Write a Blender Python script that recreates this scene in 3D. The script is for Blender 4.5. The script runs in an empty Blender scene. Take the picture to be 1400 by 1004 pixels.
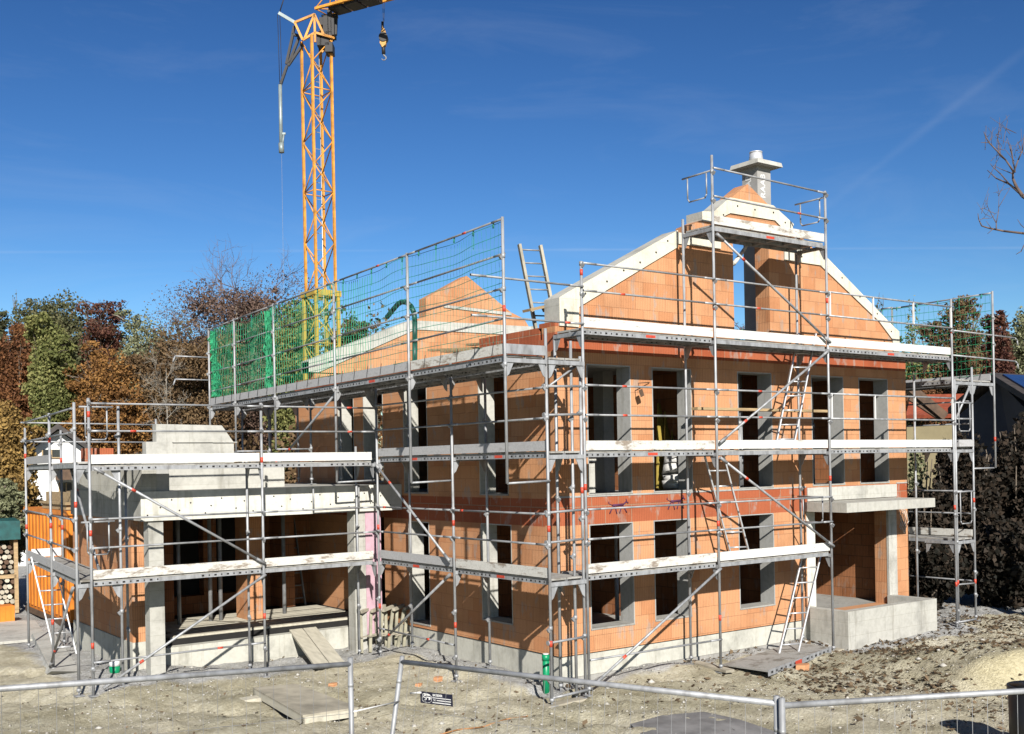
import bpy, math, random
import numpy as np
from mathutils import Vector, Matrix
random.seed(7); rng = np.random.default_rng(11)
SC = bpy.context.scene; COL = SC.collection
R = math.radians

# ------------------------------------------------------------------ survey of the place
# house corner nearest the camera = origin, x along the gable wall, y along the eaves wall
CAM = Vector((-11.41, -14.47, 3.80)); FPX = 1490.0; ROLL = 0.0185; TH = R(36.2)
RIGHT = Vector((math.cos(TH), -math.sin(TH), 0)); FWD = Vector((math.sin(TH), math.cos(TH), 0)); UP = Vector((0, 0, 1))
def sight(px, py):
    dx, dy = px-700.0, py-634.0; c, s = math.cos(ROLL), math.sin(ROLL)
    u = dx*c-dy*s; v = dx*s+dy*c
    return RIGHT*(u/FPX)+FWD-UP*(v/FPX)
def onY(px, py, y):
    d = sight(px, py); return CAM+d*((y-CAM.y)/d.y)
def onX(px, py, x):
    d = sight(px, py); return CAM+d*((x-CAM.x)/d.x)
def onZ(px, py, z):
    d = sight(px, py); return CAM+d*((z-CAM.z)/d.z)
def far(px, py, dist): return CAM+sight(px, py)*dist

# ------------------------------------------------------------------ materials
MATS = {}
def nodes(name):
    m = bpy.data.materials.new(name); m.use_nodes = True
    nt = m.node_tree; b = nt.nodes['Principled BSDF']; MATS[name] = m
    return m, nt, b
def N(nt, t, **kw):
    n = nt.nodes.new(t)
    for k, v in kw.items():
        if k in n.inputs: n.inputs[k].default_value = v
        else: setattr(n, k, v)
    return n
def ramp(nt, stops, fac=None, interp='LINEAR'):
    r = nt.nodes.new('ShaderNodeValToRGB'); e = r.color_ramp.elements; r.color_ramp.interpolation = interp
    while len(e) < len(stops): e.new(0.5)
    for k, (p, c) in enumerate(stops):
        e[k].position = p; e[k].color = (c[0], c[1], c[2], 1) if len(c) == 3 else c
    if fac is not None: nt.links.new(fac, r.inputs[0])
    return r
def mixc(nt, fac, a, b, mode='MIX'):
    m = nt.nodes.new('ShaderNodeMix'); m.data_type = 'RGBA'; m.blend_type = mode
    for sock, val in ((0, fac), (6, a), (7, b)):
        if hasattr(val, 'is_linked') or hasattr(val, 'links'): nt.links.new(val, m.inputs[sock])
        else: m.inputs[sock].default_value = val if sock == 0 else (val[0], val[1], val[2], 1)
    return m.outputs[2]
def noise(nt, scale, detail=4, rough=.55, vec=None, stretch=None):
    n = N(nt, 'ShaderNodeTexNoise'); n.inputs['Scale'].default_value = scale
    n.inputs['Detail'].default_value = detail; n.inputs['Roughness'].default_value = rough
    if vec is None: vec = N(nt, 'ShaderNodeTexCoord').outputs['Object']
    if stretch:
        mp = N(nt, 'ShaderNodeMapping'); mp.inputs['Scale'].default_value = stretch
        nt.links.new(vec, mp.inputs[0]); vec = mp.outputs[0]
    nt.links.new(vec, n.inputs['Vector']); return n.outputs['Fac']
def bump(nt, b, height, strength=.3, dist=.02):
    k = N(nt, 'ShaderNodeBump'); k.inputs['Strength'].default_value = strength; k.inputs['Distance'].default_value = dist
    nt.links.new(height, k.inputs['Height']); nt.links.new(k.outputs[0], b.inputs['Normal'])
KA = .64                                        # all paint and masonry tones share one calibration
def dim(c, k=None): return tuple(v*(KA if k is None else k) for v in c)
def simple(name, col, rough=.6, metal=0., var=.15, scale=6., stretch=None, dark=None, spec=.4, bumps=0):
    col = dim(col); dark = dim(dark) if dark else None
    m, nt, b = nodes(name)
    f = noise(nt, scale, 5, .6, stretch=stretch)
    lo = dark or tuple(c*(1-var*1.6) for c in col); hi = tuple(min(1, c*(1+var)) for c in col)
    r = ramp(nt, [(.3, lo), (.55, col), (.75, hi)], f)
    nt.links.new(r.outputs[0], b.inputs['Base Color'])
    b.inputs['Roughness'].default_value = rough; b.inputs['Metallic'].default_value = metal
    b.inputs['Specular IOR Level'].default_value = spec
    if bumps: bump(nt, b, noise(nt, scale*8, 3), bumps, .01)
    return m
def wallvec(nt):
    tc = N(nt, 'ShaderNodeTexCoord'); sx = N(nt, 'ShaderNodeSeparateXYZ'); nt.links.new(tc.outputs['Object'], sx.inputs[0])
    ad = N(nt, 'ShaderNodeMath', operation='ADD'); nt.links.new(sx.outputs[0], ad.inputs[0]); nt.links.new(sx.outputs[1], ad.inputs[1])
    cb = N(nt, 'ShaderNodeCombineXYZ'); nt.links.new(ad.outputs[0], cb.inputs[0]); nt.links.new(sx.outputs[2], cb.inputs[1])
    return cb.outputs[0], tc.outputs['Object']
def brickmat(name, c1, c2, mort, w=.373, h=.25, patch=.5, joint=.006, odd=None):
    c1, c2, mort = dim(c1), dim(c2), dim(mort)
    m, nt, b = nodes(name); v, obj = wallvec(nt)
    mp = N(nt, 'ShaderNodeMapping'); mp.inputs['Location'].default_value = (.05, -.03, 0); nt.links.new(v, mp.inputs[0]); v = mp.outputs[0]
    t = N(nt, 'ShaderNodeTexBrick', offset=.5, squash=1.); nt.links.new(v, t.inputs['Vector'])
    t.inputs['Scale'].default_value = 1; t.inputs['Mortar Size'].default_value = joint; t.inputs['Mortar Smooth'].default_value = .3
    t.inputs['Brick Width'].default_value = w; t.inputs['Row Height'].default_value = h; t.inputs['Bias'].default_value = -.1
    for k, c in (('Color1', c1), ('Color2', c2), ('Mortar', mort)): t.inputs[k].default_value = (*c, 1)
    col = t.outputs['Color']
    # an occasional darker-fired brick
    t2 = N(nt, 'ShaderNodeTexBrick', offset=.5, squash=1.); nt.links.new(v, t2.inputs['Vector'])
    t2.inputs['Scale'].default_value = 1; t2.inputs['Mortar Size'].default_value = 0; t2.inputs['Brick Width'].default_value = w
    t2.inputs['Row Height'].default_value = h; t2.inputs['Bias'].default_value = 0
    t2.inputs['Color1'].default_value = (0, 0, 0, 1); t2.inputs['Color2'].default_value = (1, 1, 1, 1)
    sel = ramp(nt, [(.70, (0, 0, 0)), (.9, (1, 1, 1))], t2.outputs['Color'])
    od = odd or (c1[0]*.8, c1[1]*.55, c1[2]*.4)
    selm = N(nt, 'ShaderNodeMath', operation='MULTIPLY'); nt.links.new(sel.outputs[0], selm.inputs[0]); selm.inputs[1].default_value = .30
    col = mixc(nt, selm.outputs[0], col, od)
    # mortar smears beside the vertical joints
    n1 = noise(nt, 2.2, 2, .5, vec=v, stretch=(2.6, .9, 1)); n2 = noise(nt, 9, 4, .6, vec=v)
    ml = N(nt, 'ShaderNodeMath', operation='MULTIPLY_ADD'); nt.links.new(n2, ml.inputs[0]); ml.inputs[1].default_value = .25; nt.links.new(n1, ml.inputs[2])
    sm = ramp(nt, [(.72, (0, 0, 0)), (.80, (1, 1, 1))], ml.outputs[0])
    smm = N(nt, 'ShaderNodeMath', operation='MULTIPLY'); nt.links.new(sm.outputs[0], smm.inputs[0]); smm.inputs[1].default_value = patch
    col = mixc(nt, smm.outputs[0], col, dim((.40, .37, .33)))
    # broad soiling and fine vertical combing
    f = noise(nt, 1.1, 5, .6, vec=obj); col = mixc(nt, .45, col, ramp(nt, [(.30, (.50, .46, .43)), (.52, (1, 1, 1)), (.8, (1.0, 1.0, 1.0))], f).outputs[0], 'MULTIPLY')
    w_ = N(nt, 'ShaderNodeTexWave', wave_type='BANDS', bands_direction='X'); w_.inputs['Scale'].default_value = 7.5; w_.inputs['Distortion'].default_value = .8; w_.inputs['Detail'].default_value = 2
    nt.links.new(v, w_.inputs['Vector'])
    col = mixc(nt, .2, col, w_.outputs['Color'], 'MULTIPLY'); sp = noise(nt, 34, 3, .7, vec=v)
    col = mixc(nt, .5, col, ramp(nt, [(.30, (.55, .5, .47)), (.42, (1, 1, 1))], sp).outputs[0], 'MULTIPLY')
    nt.links.new(col, b.inputs['Base Color']); b.inputs['Roughness'].default_value = .85; b.inputs['Specular IOR Level'].default_value = .2
    inv = N(nt, 'ShaderNodeMath', operation='SUBTRACT'); inv.inputs[0].default_value = 1; nt.links.new(t.outputs['Fac'], inv.inputs[1])
    hh = N(nt, 'ShaderNodeMath', operation='MULTIPLY_ADD'); nt.links.new(w_.outputs['Fac'], hh.inputs[0]); hh.inputs[1].default_value = .35; nt.links.new(inv.outputs[0], hh.inputs[2])
    bump(nt, b, hh.outputs[0], .6, .008)
    return m
BRICK = brickmat('clay_block', (.66, .335, .168), (.62, .305, .148), (.47, .235, .12), joint=.0045)
BRICKSH = brickmat('clay_block_shaded', (.40, .17, .075), (.34, .135, .055), (.16, .08, .04), patch=.25)  # darker copy of the wall block, room shade put into its colour
LINTEL = brickmat('red_clay_lintel', (.46, .135, .06), (.40, .105, .045), (.42, .24, .15), w=.62, h=.5, patch=.5, joint=.01)
def concretemat(name, col, seam=.0, dirt=.35, rough=.85):
    col = dim(col)
    m, nt, b = nodes(name); v, obj = wallvec(nt)
    f = noise(nt, 1.6, 6, .62, vec=obj); g = noise(nt, 14, 4, .6, vec=obj)
    r = ramp(nt, [(.28, tuple(c*(1-dirt) for c in col)), (.5, col), (.78, tuple(min(1, c*1.1) for c in col))], f)
    dr = noise(nt, 3.0, 5, .65, vec=obj, stretch=(2.2, 2.2, .25))
    r0_ = mixc(nt, .55, r.outputs[0], ramp(nt, [(.34, (.62, .60, .56)), (.46, (1, 1, 1))], dr).outputs[0], 'MULTIPLY')
    c = mixc(nt, .25, r0_, ramp(nt, [(.3, (.5, .5, .48)), (.6, (1, 1, 1))], g).outputs[0], 'MULTIPLY')
    if seam:
        t = N(nt, 'ShaderNodeTexBrick', offset=.0); nt.links.new(v, t.inputs['Vector'])
        t.inputs['Scale'].default_value = 1; t.inputs['Mortar Size'].default_value = .004; t.inputs['Brick Width'].default_value = 1.9; t.inputs['Row Height'].default_value = seam
        t.inputs['Color1'].default_value = (1, 1, 1, 1); t.inputs['Color2'].default_value = (.93, .93, .92, 1); t.inputs['Mortar'].default_value = (.72, .71, .68, 1)
        c = mixc(nt, .8, c, t.outputs['Color'], 'MULTIPLY')
    nt.links.new(c, b.inputs['Base Color']); b.inputs['Roughness'].default_value = rough; b.inputs['Specular IOR Level'].default_value = .25
    bump(nt, b, g, .15, .006); return m
CONC = concretemat('raw_concrete', (.50, .49, .44), seam=.27)
CONCL = concretemat('pale_concrete', (.54, .53, .48), seam=.5, dirt=.33)
PLINTH = concretemat('plinth_concrete', (.57, .56, .49), seam=1.2, dirt=.32)
PLAST = concretemat('grey_plaster', (.42, .42, .40), dirt=.15)
SLAB = concretemat('slab_concrete', (.38, .37, .34), dirt=.3)
CREAM = concretemat('cream_insulation_board', (.74, .70, .57), dirt=.16, seam=.6)
WHITEB = concretemat('white_insulation_board', (.72, .71, .64), dirt=.16, seam=.6)
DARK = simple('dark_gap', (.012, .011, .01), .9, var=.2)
GALV = simple('galvanised_steel', (.40, .41, .42), .55, .3, .2, 9, stretch=(1, 1, .35), dark=(.24, .24, .24))
GALVD = simple('weathered_steel', (.33, .335, .34), .6, .3, .25, 5)
ALU = simple('aluminium', (.66, .67, .68), .42, .55, .1, 12)
REDM = simple('red_marking', (.62, .07, .035), .5, var=.2)
def deckmat(name, col, dark, thr):
    col = dim(col); dark = dim(dark)
    m, nt, b = nodes(name)
    f = noise(nt, 3.2, 7, .72, stretch=(1, 1, 3)); g = noise(nt, 30, 3, .6)
    r = ramp(nt, [(thr-.06, dark), (thr+.05, col)], f); c = mixc(nt, .3, r.outputs[0], ramp(nt, [(.35, (.55, .54, .52)), (.6, (1, 1, 1))], g).outputs[0], 'MULTIPLY')
    nt.links.new(c, b.inputs['Base Color']); b.inputs['Roughness'].default_value = .8; b.inputs['Specular IOR Level'].default_value = .2; return m
TOEW = deckmat('white_toe_board', (.74, .74, .70), (.44, .42, .38), .37)
TOEG = deckmat('worn_toe_board', (.66, .65, .60), (.30, .25, .20), .44)
TOEA = deckmat('grey_toe_board', (.46, .46, .46), (.33, .32, .31), .38)
DECKM = deckmat('deck_surface', (.40, .39, .36), (.22, .20, .17), .45)
WOOD = simple('timber', (.42, .30, .16), .8, var=.25, scale=3, stretch=(1, 6, 6))
WOODP = simple('pale_planks', (.58, .54, .43), .85, var=.14, scale=2.5, stretch=(5, 1, 5))
WOODG = simple('grey_plywood', (.44, .40, .31), .85, var=.28, scale=2.2)
WOODO = simple('olive_wood', (.36, .34, .25), .8, var=.25, scale=3)
WOODD = simple('dark_timber', (.12, .07, .04), .8, var=.3, scale=3)
YPANEL = simple('yellow_panel', (.40, .30, .06), .6, var=.15, scale=3)
CRANEY = simple('crane_yellow', (.72, .32, .045), .6, var=.3, scale=2.2)
CRANEL = simple('crane_lemon', (.50, .34, .05), .5, var=.15, scale=1.2)
CRANED = simple('crane_dark_steel', (.022, .02, .02), .6, .1, var=.3, scale=2)
CRANEG = simple('crane_grey_steel', (.30, .36, .36), .5, .3, var=.2, scale=2)
NETG = simple('net_green', (.02, .30, .13), .7, var=.3, scale=4)
NETB = simple('net_dark_green', (.02, .26, .17), .7, var=.3, scale=4)
PIPEG = simple('green_pipe_plastic', (.0, .27, .11), .4, var=.1)
PINK = simple('pink_insulation', (.56, .36, .42), .8, var=.12)
ORANGE = simple('orange_paint', (.74, .23, .022), .5, var=.18, scale=2)
WHITE = simple('white_paint', (.80, .80, .78), .6, var=.05)
RENDERW = simple('white_render', (.80, .80, .77), .9, var=.05, scale=1)
RENDERY = simple('beige_render', (.50, .42, .24), .9, var=.1, scale=1)
RENDERG = simple('dark_grey_render', (.075, .075, .078), .9, var=.15, scale=1)
ROOFD = simple('dark_roof', (.055, .045, .04), .7, var=.3, scale=4)
ROOFR = simple('red_roof_tiles', (.36, .075, .03), .8, var=.25, scale=5)
GLASSD = simple('window_glass', (.03, .035, .04), .12, var=.1, spec=.6)
SOLAR = simple('solar_glass', (.018, .045, .14), .2, var=.15, scale=2, spec=.6)
BLACK = simple('black_plastic', (.012, .012, .013), .45, var=.2)
NAVY = simple('navy_sign', (.012, .014, .035), .5, var=.1)
TARP = simple('teal_tarp', (.01, .09, .09), .5, var=.25)
SHEET = simple('grey_sheet', (.23, .225, .22), .8, var=.3, scale=2.5)
BARK = simple('bark', (.17, .135, .10), .95, var=.35, scale=5, stretch=(3, 3, .6))
BARKG = simple('pale_bark', (.30, .27, .22), .95, var=.3, scale=5, stretch=(3, 3, .6))
TWIG = simple('bare_twigs', (.15, .105, .085), .95, var=.3, scale=3)
TWIGB = simple('purple_twigs', (.155, .115, .115), .95, var=.3, scale=3)
PAPER = simple('white_bag', (.66, .65, .62), .8, var=.15, scale=8, bumps=.6)
PURPLE = simple('violet_print', (.09, .02, .07), .8, var=.2)
CHIM = simple('chimney_grey', (.36, .35, .33), .8, var=.1, scale=3)
CHIMW = simple('chimney_print', (.68, .68, .66), .8, var=.05)
STEELP = simple('steel_cowl', (.80, .81, .82), .38, .45, var=.06)

def groundmat():
    m, nt, b = nodes('bare_earth'); tc = N(nt, 'ShaderNodeTexCoord').outputs['Object']
    big = noise(nt, .22, 5, .6, vec=tc); mid = noise(nt, 1.3, 6, .65, vec=tc); fine = noise(nt, 26, 5, .7, vec=tc)
    c = ramp(nt, [(.30, (.30, .275, .20)), (.48, (.44, .405, .305)), (.68, (.51, .48, .385))], mid).outputs[0]
    olive = ramp(nt, [(.46, (0, 0, 0)), (.62, (1, 1, 1))], big).outputs[0]
    c = mixc(nt, olive, c, ramp(nt, [(.35, (.27, .245, .165)), (.65, (.41, .385, .29))], mid).outputs[0])
    # grey grit washed against the foundations
    sx = N(nt, 'ShaderNodeSeparateXYZ'); nt.links.new(tc, sx.inputs[0])
    va = N(nt, 'ShaderNodeVertexColor', layer_name='grit')
    g2 = N(nt, 'ShaderNodeMath', operation='MULTIPLY_ADD'); nt.links.new(mid, g2.inputs[0]); g2.inputs[1].default_value = .9; g2.inputs[2].default_value = -.45
    g3 = N(nt, 'ShaderNodeMath', operation='ADD', use_clamp=True); nt.links.new(va.outputs[0], g3.inputs[0]); nt.links.new(g2.outputs[0], g3.inputs[1])
    gr = ramp(nt, [(.4, (0, 0, 0)), (.62, (1, 1, 1))], g3.outputs[0]).outputs[0]
    c = mixc(nt, gr, c, ramp(nt, [(.3, (.26, .26, .25)), (.7, (.42, .42, .41))], mid).outputs[0])
    vs_ = N(nt, 'ShaderNodeVertexColor', layer_name='sand'); sm_ = N(nt, 'ShaderNodeMath', operation='MULTIPLY'); nt.links.new(vs_.outputs[0], sm_.inputs[0]); sm_.inputs[1].default_value = .85
    c = mixc(nt, sm_.outputs[0], c, (.47, .42, .27))
    vo = N(nt, 'ShaderNodeTexVoronoi'); vo.inputs['Scale'].default_value = 11; nt.links.new(tc, vo.inputs['Vector'])
    c = mixc(nt, .35, c, ramp(nt, [(.0, (1, 1, 1)), (.35, (.95, .94, .92)), (.6, (.6, .57, .5))], vo.outputs['Distance']).outputs[0], 'MULTIPLY')
    c = mixc(nt, .5, c, ramp(nt, [(.3, (.55, .53, .5)), (.55, (1, 1, 1)), (.72, (1, 1, 1))], fine).outputs[0], 'MULTIPLY')
    nt.links.new(c, b.inputs['Base Color']); b.inputs['Roughness'].default_value = .95; b.inputs['Specular IOR Level'].default_value = .1
    ad = N(nt, 'ShaderNodeMath', operation='ADD'); nt.links.new(fine, ad.inputs[0]); nt.links.new(mid, ad.inputs[1])
    bump(nt, b, ad.outputs[0], .9, .06); return m
GROUND = groundmat()
def leafmat(name, cols, trans=.25, k=.82):
    cols = [tuple(.86*v+.14*(.3*c[0]+.6*c[1]+.1*c[2]) for v in dim(c, k)) for c in cols]
    m, nt, b = nodes(name)
    g = N(nt, 'ShaderNodeNewGeometry'); f = noise(nt, .5, 4, .6)
    a = N(nt, 'ShaderNodeMath', operation='MULTIPLY_ADD'); nt.links.new(g.outputs['Random Per Island'], a.inputs[0]); a.inputs[1].default_value = .55
    nt.links.new(f, a.inputs[2])
    k = len(cols); r = ramp(nt, [(.38+.7*i/max(1, k-1), c) for i, c in enumerate(cols)], a.outputs[0])
    nt.links.new(r.outputs[0], b.inputs['Base Color']); b.inputs['Roughness'].default_value = .7; b.inputs['Specular IOR Level'].default_value = .15
    t = N(nt, 'ShaderNodeBsdfTranslucent'); nt.links.new(r.outputs[0], t.inputs[0])
    mx = N(nt, 'ShaderNodeMixShader'); mx.inputs[0].default_value = trans
    nt.links.new(b.outputs[0], mx.inputs[1]); nt.links.new(t.outputs[0], mx.inputs[2])
    nt.links.new(mx.outputs[0], nt.nodes['Material Output'].inputs[0]); return m
L_DGREEN = leafmat('leaves_dark_green', [(.045, .055, .020), (.085, .092, .034), (.14, .13, .05)])
L_GREEN = leafmat('leaves_green', [(.075, .09, .018), (.15, .165, .034), (.25, .24, .06)])
L_RUST = leafmat('leaves_rust', [(.07, .028, .010), (.15, .055, .016), (.24, .095, .022)])
L_ORANGE = leafmat('leaves_orange', [(.10, .045, .010), (.22, .095, .016), (.34, .16, .022)])
L_GOLD = leafmat('leaves_gold', [(.10, .062, .014), (.24, .14, .024), (.38, .23, .04)])
L_BROWN = leafmat('leaves_brown', [(.075, .045, .020), (.14, .080, .032), (.20, .125, .05)])
L_WINE = leafmat('leaves_wine', [(.05, .018, .014), (.10, .034, .022), (.15, .06, .03)])
L_DARK = leafmat('leaves_blackish', [(.010, .011, .006), (.030, .022, .013), (.070, .044, .024)], .1, .45)
L_OLIVE = leafmat('leaves_olive', [(.09, .10, .04), (.16, .17, .075), (.25, .26, .13)])
L_PURP = leafmat('leaves_purple_brown', [(.07, .042, .032), (.13, .078, .055), (.19, .12, .085)])
L_TWIG = leafmat('twig_haze', [(.06, .04, .035), (.10, .062, .05), (.15, .10, .075)], .1)
LITTER = leafmat('dead_leaves', [(.045, .03, .017), (.09, .06, .03), (.17, .115, .06)], .1)
STONE = leafmat('stones', [(.26, .24, .19), (.34, .32, .27), (.44, .42, .37)], 0, .75)

# ------------------------------------------------------------------ mesh helpers
def wloc(o):
    v = Vector((0, 0, 0))
    while o is not None: v += o.location; o = o.parent
    return v
class MB:
    def __init__(s): s.v = []; s.f = []; s.m = []; s.sm = []
    def face(s, pts, m=0, smooth=False):
        k = len(s.v); s.v += [tuple(p) for p in pts]; s.f.append(tuple(range(k, k+len(pts)))); s.m.append(m); s.sm.append(smooth)
    def hexa(s, p, m=0):                       # 8 corners: bottom ring then top ring
        k = len(s.v); s.v += [tuple(q) for q in p]
        for f in ((0, 3, 2, 1), (4, 5, 6, 7), (0, 1, 5, 4), (1, 2, 6, 5), (2, 3, 7, 6), (3, 0, 4, 7)):
            s.f.append(tuple(k+i for i in f)); s.m.append(m); s.sm.append(False)
        return s
    def box(s, x0, x1, y0, y1, z0, z1, m=0):
        x0, x1 = min(x0, x1), max(x0, x1); y0, y1 = min(y0, y1), max(y0, y1); z0, z1 = min(z0, z1), max(z0, z1)
        return s.hexa([(x0, y0, z0), (x1, y0, z0), (x1, y1, z0), (x0, y1, z0), (x0, y0, z1), (x1, y0, z1), (x1, y1, z1), (x0, y1, z1)], m)
    def bar(s, p, q, a, b, up=(0, 0, 1), m=0):  # rectangular bar p->q, width a (sideways), height b (along up)
        p, q = Vector(p), Vector(q); d = (q-p).normalized(); u = Vector(up)
        sd = d.cross(u)
        if sd.length < 1e-4: sd = d.cross(Vector((1, 0, 0)))
        sd.normalize(); u = sd.cross(d).normalized(); sd *= a/2; u *= b/2
        return s.hexa([p-sd-u, p+sd-u, q+sd-u, q-sd-u, p-sd+u, p+sd+u, q+sd+u, q-sd+u], m)
    def tube(s, p, q, r, r2=None, n=8, m=0, cap=True):
        p, q = Vector(p), Vector(q); d = q-p
        if d.length < 1e-6: return s
        d.normalize(); a = d.cross(Vector((0, 0, 1)) if abs(d.z) < .9 else Vector((1, 0, 0))).normalized(); b = d.cross(a)
        r2 = r if r2 is None else r2; k = len(s.v)
        for c, rr in ((p, r), (q, r2)):
            for i in range(n):
                t = 2*math.pi*i/n; s.v.append(tuple(c+a*(rr*math.cos(t))+b*(rr*math.sin(t))))
        for i in range(n):
            j = (i+1) % n; s.f.append((k+i, k+j, k+n+j, k+n+i)); s.m.append(m); s.sm.append(n > 4)
        if cap:
            s.f.append(tuple(k+i for i in reversed(range(n)))); s.m.append(m); s.sm.append(False)
            s.f.append(tuple(k+n+i for i in range(n))); s.m.append(m); s.sm.append(False)
        return s
    def path(s, pts, r, n=8, m=0, r2=None):
        for i in range(len(pts)-1):
            ra = r if r2 is None else r+(r2-r)*i/(len(pts)-1); rb = r if r2 is None else r+(r2-r)*(i+1)/(len(pts)-1)
            s.tube(pts[i], pts[i+1], ra, rb, n, m)
        return s
    def prism(s, poly, d, m=0, mside=None):      # poly: 3d ring, d: extrusion vector
        k = len(s.v); n = len(poly); d = Vector(d); ms = m if mside is None else mside
        s.v += [tuple(p) for p in poly]; s.v += [tuple(Vector(p)+d) for p in poly]
        s.f.append(tuple(range(k, k+n))); s.m.append(m); s.sm.append(False)
        s.f.append(tuple(reversed(range(k+n, k+2*n)))); s.m.append(m); s.sm.append(False)
        for i in range(n):
            j = (i+1) % n; s.f.append((k+j, k+i, k+n+i, k+n+j)); s.m.append(ms); s.sm.append(False)
        return s
    def build(s, name, mats, parent=None, **props):
        me = bpy.data.meshes.new(name); me.from_pydata(s.v, [], s.f)
        if not isinstance(mats, (list, tuple)): mats = [mats]
        for m in mats: me.materials.append(m)
        me.polygons.foreach_set('material_index', s.m); me.polygons.foreach_set('use_smooth', s.sm)
        me.validate(); me.update()
        import bmesh
        bm = bmesh.new(); bm.from_mesh(me); bmesh.ops.recalc_face_normals(bm, faces=bm.faces); bm.to_mesh(me); bm.free()
        return link(name, me, parent, **props)
def link(name, me, parent=None, **props):
    o = bpy.data.objects.new(name, me); COL.objects.link(o)
    if parent is not None:
        o.location = -wloc(parent); o.parent = parent
    for k, v in props.items(): o[k] = v
    return o
def thing(name, label, cat, loc=(0, 0, 0), group=None):
    o = bpy.data.objects.new(name, None); COL.objects.link(o); o.location = loc; o.empty_display_size = .2
    o['label'] = label; o['category'] = cat
    if group: o['group'] = group
    return o
def recentre(o):                                # single-mesh thing: put its origin at its base
    me = o.data; co = np.empty(len(me.vertices)*3); me.vertices.foreach_get('co', co); co = co.reshape(-1, 3)
    c = np.array([(co[:, 0].min()+co[:, 0].max())/2, (co[:, 1].min()+co[:, 1].max())/2, co[:, 2].min()])
    co -= c; me.vertices.foreach_set('co', co.ravel()); o.location = Vector(c); me.update(); return o
def single(mb, name, mats, label, cat, group=None):
    p = dict(label=label, category=cat)
    if group: p['group'] = group
    return recentre(mb.build(name, mats, None, **p))
def text_mesh(txt, size, origin, xdir, ydir, depth, parent, mat, name='lettering', align='LEFT'):
    cu = bpy.data.curves.new(name, 'FONT'); cu.body = txt; cu.size = size; cu.extrude = depth; cu.align_x = align
    cu.offset = size*.025
    t = bpy.data.objects.new('letters_source', cu); COL.objects.link(t)
    dg = bpy.context.evaluated_depsgraph_get(); me = bpy.data.meshes.new_from_object(t.evaluated_get(dg))
    bpy.data.objects.remove(t); bpy.data.curves.remove(cu)
    x = Vector(xdir).normalized(); y = Vector(ydir).normalized(); z = x.cross(y)
    M = Matrix((x, y, z)).transposed().to_4x4(); M.translation = Vector(origin); me.transform(M)
    me.materials.clear(); me.materials.append(mat); me.name = name
    return link(name, me, parent)

# walls as a grid of solid cells with real openings
def grid_wall(mb, axis, at, thick, u0, u1, z0, z1, holes, m=0, zones=()):
    us = sorted({u0, u1, *[h[0] for h in holes], *[h[1] for h in holes]}); us = [u for u in us if u0 <= u <= u1]
    zs = sorted({z0, z1, *[h[2] for h in holes], *[h[3] for h in holes], *[z for q in zones for z in q[:2]]}); zs = [z for z in zs if z0 <= z <= z1]
    def P(u, d, z): return (u, at+d, z) if axis == 'x' else (at+d, u, z)
    def solid(i, j):
        if i < 0 or j < 0 or i >= len(us)-1 or j >= len(zs)-1: return False
        uc, zc = (us[i]+us[i+1])/2, (zs[j]+zs[j+1])/2
        return not any(h[0] < uc < h[1] and h[2] < zc < h[3] for h in holes)
    for i in range(len(us)-1):
        for j in range(len(zs)-1):
            if not solid(i, j): continue
            a, b, c, d = us[i], us[i+1], zs[j], zs[j+1]; mm = m
            for q in zones:
                if q[0] <= (c+d)/2 <= q[1]: mm = q[2]
            mb.face([P(a, 0, c), P(b, 0, c), P(b, 0, d), P(a, 0, d)], mm)
            mb.face([P(a, thick, c), P(a, thick, d), P(b, thick, d), P(b, thick, c)], mm)
            if not solid(i-1, j): mb.face([P(a, 0, c), P(a, 0, d), P(a, thick, d), P(a, thick, c)], mm)
            if not solid(i+1, j): mb.face([P(b, 0, c), P(b, thick, c), P(b, thick, d), P(b, 0, d)], mm)
            if not solid(i, j-1): mb.face([P(a, 0, c), P(a, thick, c), P(b, thick, c), P(b, 0, c)], mm)
            if not solid(i, j+1): mb.face([P(a, 0, d), P(b, 0, d), P(b, thick, d), P(a, thick, d)], mm)
    return mb

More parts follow.
